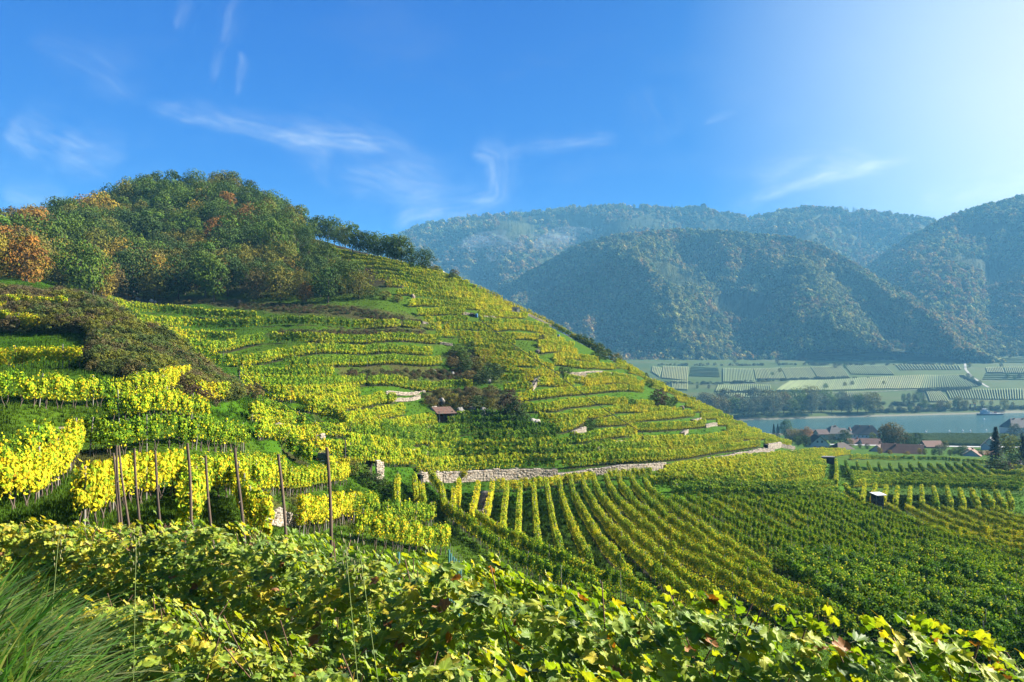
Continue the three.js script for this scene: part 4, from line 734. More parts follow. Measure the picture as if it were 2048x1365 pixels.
{
  const T = Math.PI / 2;
  house('white_house', 'white gabled house with a brown roof at the end of the vineyard ridge', 1634, 899, 405, { w: 11, d: 10.2, h: 3.4, rh: 4.4, turn: T - 0.12, roof: 'brown', wins: [[-2.6, 1.5, 'l', 1.3, 1.3], [0.6, 1.5, 'l', 1.6, 1.3], [3.4, 1.6, 'l', 1, 1], [-1.2, 4.8, 'l', 1, 1.2], [1.2, 4.8, 'l', 1, 1.2], [-3, 1.6, 'r'], [3, 1.6, 'r']], chim: [[2, 1.2, 1.6]] });
  house('cream_house', 'cream house with a grey hipped roof before the river', 1668, 880, 560, { w: 14, d: 11, h: 5.6, rh: 5.2, hip: 5.2, turn: 0.15, wall: 'cream', roof: 'slate', wins: [...span(-5, 5, 4).flatMap((x) => [[x, 1.6, 'f'], [x, 4.1, 'f']]), [0, 4.1, 'r'], [-3, 4.1, 'r']], chim: [[1, 0.6, 1.8]] });
  house('cream_annexe', 'low grey-roofed annexe right of the cream house', 1686, 880, 566, { w: 11, d: 9, h: 5, rh: 4, hip: 3.5, turn: 0.15, wall: 'cream', roof: 'slate', wins: span(-4, 4, 4).map((x) => [x, 3.2, 'f']) });
  const bh = house('large_pale_house', 'large pale blue house with a dark hipped roof and a turret', 1728, 884, 575, { w: 23, d: 13, h: 6.6, rh: 6.4, hip: 5, turn: -0.35, wall: 'pale', roof: 'slate', wins: [...span(-10, 10, 8).flatMap((x) => [[x, 1.8, 'f'], [x, 4.9, 'f']]), ...span(-4.5, 4.5, 4).flatMap((x) => [[x, 1.8, 'r'], [x, 4.9, 'r']])], chim: [[4, 1, 2], [-3, 1, 2]] });
  const tw = part('turret', new THREE.CylinderGeometry(1.5, 1.5, 9.5, 12).translate(-11, 4.2, 6), WM.pale, bh); part('turret_roof', new THREE.ConeGeometry(1.9, 3.6, 12).translate(-11, 10.7, 6), RM.rust, tw);
  house('long_barn', 'long low barn with a dark brown roof left of the cream house', 1605, 881, 560, { w: 24, d: 10, h: 4, rh: 4.2, turn: -0.05, wall: 'cream', roof: 'plum', wins: span(-9, 9, 5).map((x) => [x, 2.3, 'f']) });
  house('small_dark_house', 'small dark-roofed house between long barn and cream house', 1643, 878, 550, { w: 8, d: 8, h: 4, rh: 3, wall: 'cream', roof: 'plum', turn: 0.1, wins: [[0, 2.4, 'f']] });
  house('red_roofed_house', 'low red-roofed house in front of the pale blue house, left one', 1712, 899, 470, { w: 11, d: 9, h: 3, rh: 3.9, turn: 0.05, roof: 'red', wins: span(-4, 4, 3).map((x) => [x, 1.6, 'f']), chim: [[1, 0, 1.4]] });
  house('red_roofed_house', 'low red-roofed house in front of the pale blue house, right one', 1743, 899, 465, { w: 13, d: 9, h: 3, rh: 3.9, turn: -0.1, roof: 'red', wins: span(-4, 4, 3).map((x) => [x, 1.6, 'f']) });
  house('dark_hipped_house', 'dark brown hipped roof rising behind the field rim', 1682, 912, 380, { w: 13, d: 11, h: 2.6, rh: 4.2, hip: 4.4, turn: 0.3, roof: 'brown', wins: span(-4, 4, 3).map((x) => [x, 1.4, 'f']) });
  house('dark_gabled_house', 'dark plum-coloured roof left of the big red roof', 1764, 918, 360, { w: 12, d: 11, h: 2.6, rh: 4.6, turn: 0.75, roof: 'plum', wins: span(-4, 4, 3).map((x) => [x, 1.4, 'f']) });
  house('big_red_house', 'big red-roofed house with a white gable at the field rim', 1805, 921, 345, { w: 17, d: 11.5, h: 2.7, rh: 5, turn: -0.4, roof: 'rust', wins: [...span(-6, 6, 4).map((x) => [x, 1.3, 'f']), [-2.2, 1.4, 'r'], [2.2, 1.4, 'r'], [0, 4.2, 'r']], chim: [[-3, 0.8, 1.6]] });
  house('brown_chalet', 'brown timber house with a red-brown roof beside the road', 1863, 906, 430, { w: 10.6, d: 8, h: 4.2, rh: 2.9, turn: 0.05, wall: 'brown', roof: 'rust', wins: span(-3.4, 3.4, 3).map((x) => [x, 2.4, 'f']) });
  house('steep_white_house', 'white house with a steep dark roof behind the tall fir', 1981, 906, 420, { w: 11, d: 8.6, h: 4.2, rh: 4.6, turn: 0.95, roof: 'slate', wins: [[-2, 1.8, 'r'], [2, 1.8, 'r'], [0, 4.8, 'r'], ...span(-3, 3, 3).map((x) => [x, 2.2, 'f']), [0, 2, 'l']] });
  house('small_red_house', 'small red-roofed house with twin ridges left of the fir, front one', 1945, 921, 330, { w: 6.5, d: 6.5, h: 2.6, rh: 2.4, turn: 0.9, roof: 'rust', wins: [[0, 1.5, 'r'], [0, 1.5, 'l']], chim: [[0, 0.2, 1.2]] });
  house('small_red_house', 'small red-roofed house with twin ridges left of the fir, rear one', 1938, 918, 345, { w: 6.5, d: 6, h: 2.8, rh: 2.3, turn: 0.9, roof: 'red', wins: [[0, 1.5, 'r']] });
  house('ochre_house', 'flat ochre house with a low red roof beside the fir', 1974, 919, 350, { w: 7.5, d: 6, h: 2.8, rh: 1.2, turn: 0.1, wall: 'ochre', roof: 'rust', wins: [[-2, 1.5, 'f'], [1, 1.5, 'f']] });
  house('riverside_inn', 'large white house with a dark mansard roof on the near river bank', 2038, 868, 640, { w: 26, d: 13, h: 6.4, rh: 7.2, hip: 5, turn: 0.12, roof: 'slate', wins: span(-11, 11, 8).flatMap((x) => [[x, 1.8, 'f', 1.1, 1.5], [x, 4.7, 'f', 1.1, 1.5]]), chim: [[-5, 0.5, 2], [4, 0.5, 2]] });
  house('dark_barn', 'dark timber barn with a grey roof at the right edge of the field', 2052, 940, 268, { w: 12, d: 7.5, h: 1.5, rh: 2.1, turn: 0.35, wall: 'brown', roof: 'slate', door: -2 });
  // open roof of pale laths beside the chalet
  const c = base('carport', px(1833, 903, 420)); tag(c, 'open carport with pale slats left of the brown timber house', 'carport');
  for (const [x, z] of [[-3.4, -2], [3.4, -2], [-3.4, 2], [3.4, 2]]) part('post', box(0.2, 3.4, 0.2, x, 0, z), WM.plank, c);
  for (const k of span(-3.8, 3.8, 7)) part('slat', box(0.5, 0.12, 5, k, 3.4 + 0.06 * k, 0), WM.plank, c); part('panel', box(6, 1.4, 0.12, 0.6, 0, 2.2), WM.white, c);
  // the road and its wall
  const mb = new MB(); let prev = null; for (let i = 0; i <= 40; i++) { const [u, D] = along(parse('1640,470 1760,452 1850,448 1960,452 2100,460'), i / 40), x = (u - U0) / F * D, y = ground(x, -D) + 0.5, k = [mb.v(x, y, -D + 2.6, [1, 1, 1]), mb.v(x, y, -D - 2.6, [1, 1, 1])]; if (prev) mb.q(prev[0], k[0], k[1], prev[1]); prev = k; }
  structure('road', mb.geo(true), mat([0.33, 0.33, 0.33]), 'pale grey road running along the village');
  const rw = base('parapet', px(1920, 907, 446)); tag(rw, 'long pale parapet wall along the village road', 'wall'); part('wall', box(36, 1.5, 0.4), WM.plank, rw); part('coping', box(36.4, 0.16, 0.6, 0, 1.5, 0), WM.white, rw);
  // white van
  const v = base('white_van', px(1722, 907, 402), -0.25); tag(v, 'small white van parked between the roofs of the village', 'van');
  const sh = new THREE.Shape(); sh.moveTo(-2.1, 0.45); sh.lineTo(2.1, 0.45); sh.lineTo(2.1, 1.25); sh.lineTo(1.5, 1.4); sh.lineTo(1.0, 2.2); sh.lineTo(-2.0, 2.25); sh.lineTo(-2.1, 2.1); sh.closePath();
  const bd = part('body', new THREE.ExtrudeGeometry(sh, { depth: 1.7, bevelSize: 0.06, bevelThickness: 0.06, bevelSegments: 2 }).translate(0, 0, -0.85), new THREE.MeshPhysicalMaterial({ color: rgb(0.75, 0.76, 0.78), roughness: 0.35, clearcoat: 0.6 }), v);
  part('window', box(1.4, 0.55, 0.03, 0.2, 1.45, 0.93), WM.glass, bd); part('window', box(1.1, 0.55, 0.03, -1.3, 1.45, 0.93), WM.glass, bd);
  for (const x of [-1.3, 1.3]) for (const z of [-0.75, 0.75]) { const wh = part('wheel', new THREE.CylinderGeometry(0.38, 0.38, 0.24, 16).rotateX(Math.PI / 2).translate(x, 0.38, z), mat([0.02, 0.02, 0.02]), v); part('rim', new THREE.CylinderGeometry(0.2, 0.2, 0.26, 12).rotateX(Math.PI / 2).translate(x, 0.38, z), mat([0.4, 0.4, 0.42], { metalness: 0.6, roughness: 0.4 }), wh); }
  // trees of the village
  const r = rng(606), vt = '1548,868,5,fir,8|1556,866,4,fir,7.5|1571,872,9,deep,13|1585,884,8,olive,9|1600,888,8,olive,9|1613,884,8,rust,9.5|1612,896,6,deep,7|1596,896,6,green,6.5|1625,893,6,deep,5.5|1665,888,6,dusty,6.5|1678,893,7,green,5.5|1690,884,7,deep,8|1700,896,5,olive,5|1650,893,5,olive,5|1747,884,6,lime,6|1720,905,6,lime,4|1735,905,6,green,4|1784,898,11,brown,14|1795,900,9,brown,12|1772,896,9,brown,13|1812,898,6,deep,9|1823,897,5,deep,7|1832,893,3,fir,9|1838,890,6,deep,8|1890,904,6,olive,6|1880,916,7,dusty,6|1868,918,7,green,4.5|1900,921,7,olive,5|1910,922,8,dusty,6|1922,918,7,deep,6|1850,920,5,lime,4|1840,920,4,gold,5|1760,918,5,gold,4.5|1780,922,4,gold,4|1815,925,4,gold,4|1975,932,6,gold,6|1955,930,6,olive,5|1964,926,6,lime,5|2030,872,8,dusty,10|2020,905,8,olive,8|2044,898,5,fir,9|1930,905,4,lime,4'.split('|').map((s) => s.split(','));
  const wd = { fir: 'dark pointed', deep: 'dark green', olive: 'olive', rust: 'rust orange', green: 'green', dusty: 'grey-green', lime: 'light green', maroon: 'dark reddish', brown: 'brownish', gold: 'golden' }, ct = new Map();
  for (const [u, v, , tone, h] of vt.sort((a, b) => a[0] - b[0])) { const D = +v > 910 ? 330 : +v > 895 ? 400 : +v > 880 ? 480 : 590, p = px(+u, +v, D), i = ct.get(tone) ?? 0; ct.set(tone, i + 1); const gy = ground(p.x, p.z), top = EYE + (HORIZON - +v) / F * D + +h; p.y = Math.min(gy, top - 2); tree('village_tree', p, Math.max(3, top - p.y), tone === 'fir' ? SPRUCE[0] : r() < 0.5 ? OAKS[(r() * 6) | 0] : HORN[(r() * 4) | 0], tone, `${wd[tone]} tree among the village houses, ${ord(i)} of its kind from the left`, 'trees of the village', 'tree', r, tone === 'fir' ? 1.2 : 1); }
  tree('tall_fir', sight(1992, 938, 0, 200, 320), 14, SPRUCE[1], 'fir', 'tall dark fir at the right edge of the field', null, 'tree', r, 1.35);
  tree('tall_fir', sight(2047, 936, 0, 200, 320), 11, SPRUCE[0], 'fir', 'dark fir cut by the right edge of the picture behind the barn', null, 'tree', r, 1.2);
  tree('broadleaf_tree', sight(2020, 935, 0, 200, 320), 11, HORN[1], 'lime', 'yellow-green rounded tree right of the tall dark fir', null, 'tree', r, 1);
  tree('bush', sight(1998, 950, 0, 150, 320), 4.5, BUSH[1], 'deep', 'dark bush at the foot of the tall fir, left one', null, 'bush', r, 1.2);
  tree('bush', sight(2010, 950, 0, 150, 320), 4, BUSH[2], 'maroon', 'dark reddish bush at the foot of the tall fir, right one', null, 'bush', r, 1.1);
  // low hedges of the flat vineyard by the river
  const hm = [], hc = []; for (let k = 0; k < 26; k++) for (let i = 0; i < 120; i++) { const D = 470 + k * 6.6, u = lerp(1815, 2080, (i + r()) / 120), x = (u - U0) / F * D; hm.push(M4().compose(V(x, ground(x, -D) - 0.1, -D), new THREE.Quaternion().setFromAxisAngle(UP, r() * 6), V(1.9, 1.9 + 0.5 * r(), 1.9))); const q = 0.8 + 0.4 * r(); hc.push(rgb(0.1 * q, 0.17 * q, 0.03 * q)); }
  tag(copies('vineyard', BUSH[3], CMwhite(), hm, scene, hc), 'flat green vineyard between village and river', 'vineyard');
}
// ferry at the far landing
{
  const p = farPoint(1965, 834); p.y = 0; p.z += 14; const o = base('ferry', p, 0.06); tag(o, 'blue and white ferry moored at the far landing', 'boat');
  const hull = new THREE.Shape(); hull.moveTo(-15, 1.5); hull.lineTo(-12.5, -0.4); hull.lineTo(12.5, -0.4); hull.lineTo(16, 1.7); hull.closePath();
  part('hull', new THREE.ExtrudeGeometry(hull, { depth: 8, bevelEnabled: false }).translate(0, 0, -4), mat([0.08, 0.1, 0.14]), o); part('deck', box(26, 0.3, 7.6, 0, 1.6, 0), mat([0.35, 0.38, 0.4]), o);
  const cb = part('cabin', box(9, 3, 5, -6, 1.9, 0), mat([0.5, 0.62, 0.7]), o); for (const x of span(-9, -3, 4)) part('window', box(1.2, 0.9, 0.06, x, 3.2, 2.53), WM.glass, cb); part('wheelhouse', box(4, 2.2, 4, -6.5, 4.9, 0), WM.white, o); part('roof', box(5, 0.25, 5, -6.5, 7.1, 0), mat([0.5, 0.55, 0.6]), o);
  for (const x of span(0, 12, 7)) part('railing_post', box(0.12, 1.1, 0.12, x, 1.9, 3.7), WM.white, o); part('railing', box(12.2, 0.1, 0.1, 6, 2.95, 3.7), WM.white, o); part('mast', box(0.2, 4, 0.2, -8, 7.3, 0), WM.frame, o);
  const cars = [[2, [0.5, 0.5, 0.52]], [7, [0.3, 0.06, 0.05]]]; for (const [x, c] of cars) part('ramp_load', mergeGeometries([box(3.6, 0.8, 1.7, x, 2.0, 0), box(2.0, 0.6, 1.5, x, 2.8, 0)]), mat(c), o);
  for (const [u, w] of [[1941, 'left'], [1950, 'right']]) { const g = base('landing_pillar', farPoint(u, 819)); tag(g, `orange-topped pillar above the ferry landing, the ${w} one of two`, 'pillar', 'landing pillars'); part('shaft', box(1.6, 6, 1.6), WM.cream, g); part('cap', box(2, 1.2, 2, 0, 6, 0), WM.ochre, g); }
  // floating markers
  [[1852, 864], [1899, 863], [1926, 862], [1941, 862], [1973, 861], [1969, 839]].forEach(([u, v], i) => { const D = 70 * F / (v - HORIZON), g = base('buoy', V((u - U0) / F * D, 0, -D)); tag(g, `small white buoy on the river, ${ord(i)} from the left`, 'buoy', 'buoys on the river'); part('float', new THREE.SphereGeometry(0.9, 14, 10).scale(1, 0.7, 1), WM.white, g); part('marker', new THREE.ConeGeometry(0.35, 1.4, 10).translate(0, 1.2, 0), WM.white, g); });
}
// ------------------------------------------------------------------ dry stone walls and rocks
function stoneGeo(seed) { const g = new THREE.IcosahedronGeometry(0.5, 1), p = g.attributes.position, r = rng(seed), o = r() * 50; for (let i = 0; i < p.count; i++) { const v = V(p.getX(i), p.getY(i), p.getZ(i)), q = (x) => Math.sign(x) * Math.pow(Math.abs(x) * 2, 0.55) / 2; const n = 0.86 + 0.28 * noise2(v.x * 3 + o, v.y * 3 + v.z * 4); p.setXYZ(i, q(v.x) * n, q(v.y) * n, q(v.z) * n); } g.deleteAttribute('normal'); return g; }
const STONES = [1, 2, 3].map(stoneGeo), stoneMat = mat([1, 1, 1], { roughness: 0.95 }), mortar = mat([0.1, 0.08, 0.06]);
const stoneTone = (r) => { const q = 0.7 + 0.5 * r(), k = r(); return k < 0.55 ? rgb(0.4 * q, 0.33 * q, 0.25 * q) : k < 0.8 ? rgb(0.31 * q, 0.27 * q, 0.22 * q) : k < 0.93 ? rgb(0.48 * q, 0.4 * q, 0.3 * q) : rgb(0.25 * q, 0.18 * q, 0.11 * q); };
let wallSeed = 11;
function stoneWall(label, s, h, { from = 70, to = 300, size = 0.34, group, back = 0.4 } = {}) {   // h: picture rows or metres per point
  const r = rng(wallSeed++ * 13), P = parse(s), pts = []; for (const [u, v] of P) { const p = sight(u, v, 0, from, to); pts.push(p); }
  const cx = pts.reduce((q, p) => q + p.x, 0), cz = pts.reduce((q, p) => q + p.z, 0), L = []; for (let k = 0; k + 1 < pts.length; k++) { const n = Math.max(1, Math.round(pts[k].distanceTo(pts[k + 1]) / 0.6)); for (let i = 0; i < n; i++) { const p = V().lerpVectors(pts[k], pts[k + 1], i / n); p.y = smoothGround(p.x, p.z); L.push(p); } } L.push(pts.at(-1));
  const mid = L[L.length >> 1].clone(), o = base('stone_wall', mid); tag(o, label, 'stone wall', group);
  const hm = Array.isArray(h) ? h : [h, h], H = (t) => lerp(hm[Math.min(hm.length - 2, Math.floor(t * (hm.length - 1)))], hm[Math.min(hm.length - 1, Math.floor(t * (hm.length - 1)) + 1)], (t * (hm.length - 1)) % 1) * (0.92 + 0.16 * noise2(t * L.length * 0.4, label.length));
  const mb = new MB(); let prev = null; const lists = [[], [], []], cols = [[], [], []];
  for (let i = 0; i < L.length; i++) {
    const a = L[Math.max(0, i - 1)], b = L[Math.min(L.length - 1, i + 1)], d = V(b.x - a.x, 0, b.z - a.z).normalize(), n = V(-d.z, 0, d.x), hh = H(i / (L.length - 1 || 1)), p = L[i].clone().sub(mid), c = [1, 1, 1];
    if (n.x * cx + n.z * cz > 0) n.negate();
    const k = [[0.0, -1], [0.0, hh - 0.12], [-1.2, hh - 0.08], [-1.2, -1]].map(([q, y]) => mb.v(p.x + n.x * q, p.y + y, p.z + n.z * q, c)); if (prev) for (let j = 0; j < 3; j++) mb.q(prev[j], k[j], k[j + 1], prev[j + 1]); prev = k;
    if (i + 1 < L.length) { const seg = L[i + 1].distanceTo(L[i]), ang = Math.atan2(-d.z, d.x); for (let y = 0.08; y < hh; y += size * 0.62) for (let x = 0; x < seg; x += size * 0.95) { const q = (r() * 3) | 0, sx = size * (0.75 + 0.7 * r()), sy = size * (0.5 + 0.35 * r()); lists[q].push(M4().compose(V(p.x + d.x * (x + r() * 0.12) + n.x * (0.02 + 0.06 * r()), p.y + (L[i + 1].y - L[i].y) * x / seg + y + (r() - 0.5) * 0.06 + (y + size * 0.62 >= hh ? 0.1 * r() : 0), p.z + d.z * (x + r() * 0.12) + n.z * (0.02 + 0.06 * r())), new THREE.Quaternion().setFromEuler(new THREE.Euler(0, ang + (r() - 0.5) * 0.25, (r() - 0.5) * 0.25)), V(sx, sy, size * 0.9))); cols[q].push(stoneTone(r)); } }
  }
  part('core', mb.geo(true), mortar, o); lists.forEach((m, q) => m.length && copies('stone', STONES[q], stoneMat, m, o, cols[q])); return o;
}
stoneWall('long dry stone wall at the head of the field, left stretch', '842,966 880,966 960,963 1030,960 1080,958 1116,957', [1.25, 1.4, 1.45, 1.5, 1.45, 1.1], { from: 85, to: 170 });
stoneWall('low middle stretch of the long dry stone wall', '1116,957 1150,953 1182,949', [0.7, 0.7], { from: 85, to: 200 });
stoneWall('long dry stone wall at the head of the field, right stretch with dark joints', '1182,952 1234,948 1290,944 1332,940', [0.9, 1.25, 1.25, 1.25], { from: 95, to: 230 });
for (const [s, h, l] of [['1345,939 1365,936', 1.2, 'short white stone wall right of the track gap'], ['1392,935 1420,931 1460,924', [1.5, 1.7, 1.6], 'stone wall curving up under the grass ramp, lower part'], ['1460,924 1500,918 1548,911', [1.7, 2.2, 2.4], 'stone wall curving up under the grass ramp, tallest part'], ['1536,904 1562,896', [2.3, 2.0], 'stone wall stretch climbing towards the ridge end'], ['1562,896 1590,900', [1.5, 1.2], 'last stone wall at the ridge end'], ['1575,914 1586,911', 1.6, 'small square stone pier below the ridge end'],
  ['1195,906 1220,901 1246,896', [1.4, 2.2, 2.4], 'white stone wall in the middle of the lower slope, left part'], ['1246,894 1280,886 1312,882', [1.6, 1.5, 1.6], 'white stone wall in the middle of the lower slope, right part'], ['1368,872 1376,866', 1.3, 'small stone heap above the lower slope'], ['1412,857 1434,853', [1.5, 1.7], 'bright stone wall high at the right of the slope'], ['1388,844 1402,842', 1.2, 'tiny bright stone wall above another at the right of the slope'],
  ['1148,871 1172,864', [1.2, 1.8], 'broken stone wall above the curved terrace'], ['1138,764 1160,761', 1.2, 'stone wall by the cable, lower one'], ['1120,746 1150,752 1190,756', [0.6, 1.6, 1.3], 'pale stone bank beside the round bush'], ['1150,749 1250,751', [0.7, 0.7], 'long thin stone wall under a grass terrace'], ['1065,782 1078,765', [1.2, 2.2], 'pale stone stair wall among golden vines'],
  ['845,648 880,655', [1.0, 1.4], 'stone wall below the steep slope left edge'], ['775,572 805,577', [1.2, 1.4], 'stone wall beside the wood high on the slope'], ['704,545 728,549', [1.6, 1.4], 'bright stone wall high under the golden vines'], ['925,630 945,632', [1.2, 1.0], 'stone wall beside the dark cable gear'], ['965,636 992,640', [1.0, 1.2], 'stone wall right of the dark cable gear'], ['1055,632 1102,645', [1.2, 1.4], 'long stone wall at the ridge edge'], ['880,689 905,692', [1.0, 1.0], 'stone wall above the thicket'],
  ['772,789 850,787', [0.9, 0.9], 'thin stone wall above the thicket bank'], ['785,804 840,798', [1.0, 1.2], 'stone wall left of the garden hut'], ['848,861 864,858', 1.0, 'stone wall corner right of a golden terrace'], ['548,857 580,861', [0.8, 0.9], 'low stone wall between the left gully terraces'], ['824,910 856,909', [1.2, 1.2], 'stone wall gap among the lower green terraces'], ['640,888 648,886', 1.6, 'square stone pier on the left gully terraces']]) stoneWall(l, s, ((k) => (Array.isArray(h) ? h.map((x) => x * k) : h * k))(/grass ramp|ridge end|track gap/.test(l) ? 0.85 : 0.62), { from: +s.split(',')[0] < 700 ? 50 : 90, group: 'short walls of the terraces' });
stoneWall('round pale stone tower stub at the foot of the left bank', '752,963 764,964', 2.1, { from: 60, size: 0.3 });
stoneWall('sunlit pale stone wall at the edge of the left terraces', '112,930 124,912 134,893', [1.0, 1.3, 0.9], { from: 26, to: 60, size: 0.24 });
stoneWall('tumbled stone wall below the grassy knoll', '524,1047 550,1055 575,1053 598,1058', [0.5, 0.9, 0.7, 0.6], { from: 27, to: 60, size: 0.22 });
stoneWall('thin stone edging leading down between field lines', '982,985 972,1008 964,1030', [0.3, 0.3], { from: 60, to: 140, size: 0.26 });
{
  const rockGeo = (seed) => { const g = new THREE.IcosahedronGeometry(0.5, 4), p = g.attributes.position, o = seed * 7.7; for (let i = 0; i < p.count; i++) { const v = V(p.getX(i), p.getY(i), p.getZ(i)), n = 0.55 + 0.55 * fbm(v.x * 3 + o + v.z * 2, v.y * 3 - v.z * 2 + o, 4) + 0.16 * Math.abs(fbm(v.x * 9 + o, v.y * 9 + v.z * 5, 3) - 0.5); v.multiplyScalar(n * 1.15); v.y *= 1.15; p.setXYZ(i, v.x, v.y, v.z); } g.deleteAttribute('normal'); return g; };
  const RG = [1, 2, 3, 4].map(rockGeo), pale = mat([0.42, 0.38, 0.32]), grey = mat([0.2, 0.19, 0.17]), brown = mat([0.26, 0.19, 0.13]), r = rng(12);
  const list = `883,806,2.4,p,pale rock face behind the garden hut roof|868,822,2.2,p,pale rock left of the garden hut|920,828,3,g,grey rock right of the garden hut|968,828,3.4,g,dark grey rock knob in the thicket, larger one|945,822,2.4,g,grey rock between hut and rock knob|985,830,2.2,g,grey slab right of the rock knob|1000,834,2,g,low grey rock at the end of the thicket|1066,848,2.8,p,white split rock under the maroon bush, left half|1073,850,2.6,p,white split rock under the maroon bush, right half|
975,765,2.2,g,grey rock in the thicket by the golden vines|905,748,1.4,p,small pale rock at a terrace end|880,720,1.3,p,pale stones at a terrace end|825,596,2.4,b,brownish rock at the upper slope edge|812,590,2,g,dark rock at the upper slope edge|302,604,1.6,p,pale boulder at the top of the left terraces|310,606,1.2,p,smaller pale boulder at the top of the left terraces|275,600,1.6,g,grey boulder at the foot of the wood|478,606,1.5,b,brownish boulder at the foot of the wood|
278,715,2,g,grey rock slab high on the scrub spur|310,735,2.2,b,brown rock slab on the scrub spur|400,748,1.8,g,grey rock ledge at the end of the spur, upper one|416,762,2.2,g,grey rock ledge at the end of the spur, lower one|240,690,1.4,g,small grey rock among the scrub|886,548,2.6,p,pale boulder on the ridge by the trees|893,553,2,p,second pale boulder on the ridge by the trees|1364,818,2.4,b,brownish rock stub right of the maroon tree|1075,705,2,b,rock at the foot of the single grey-green bush|352,812,1.1,p,pale rock at the end of the green left terrace|868,745,1.4,g,rock in the weedy bank`.split('|').map((s) => s.trim().split(','));
  for (const [u, v, s, c, ...l] of list) { const p = sight(+u, +v, 0, +u < 420 && +v > 680 ? 50 : 90, 280), o = base('rock', p, r() * 6); tag(o, l.join(','), 'rock', 'rocks on the slopes'); const m = part('boulder', RG[(r() * 4) | 0], c === 'p' ? pale : c === 'g' ? grey : brown, o); const q = +s * 0.62; m.scale.set(q * 1.25, q, q); m.position.y = q * 0.12; }
}
const postMap = grain(128, 61, (x, y) => 0.5 + 0.5 * (0.6 * tile(x, y * 0.12, 48, 71) + 0.4 * tile(x, y, 30, 72)));
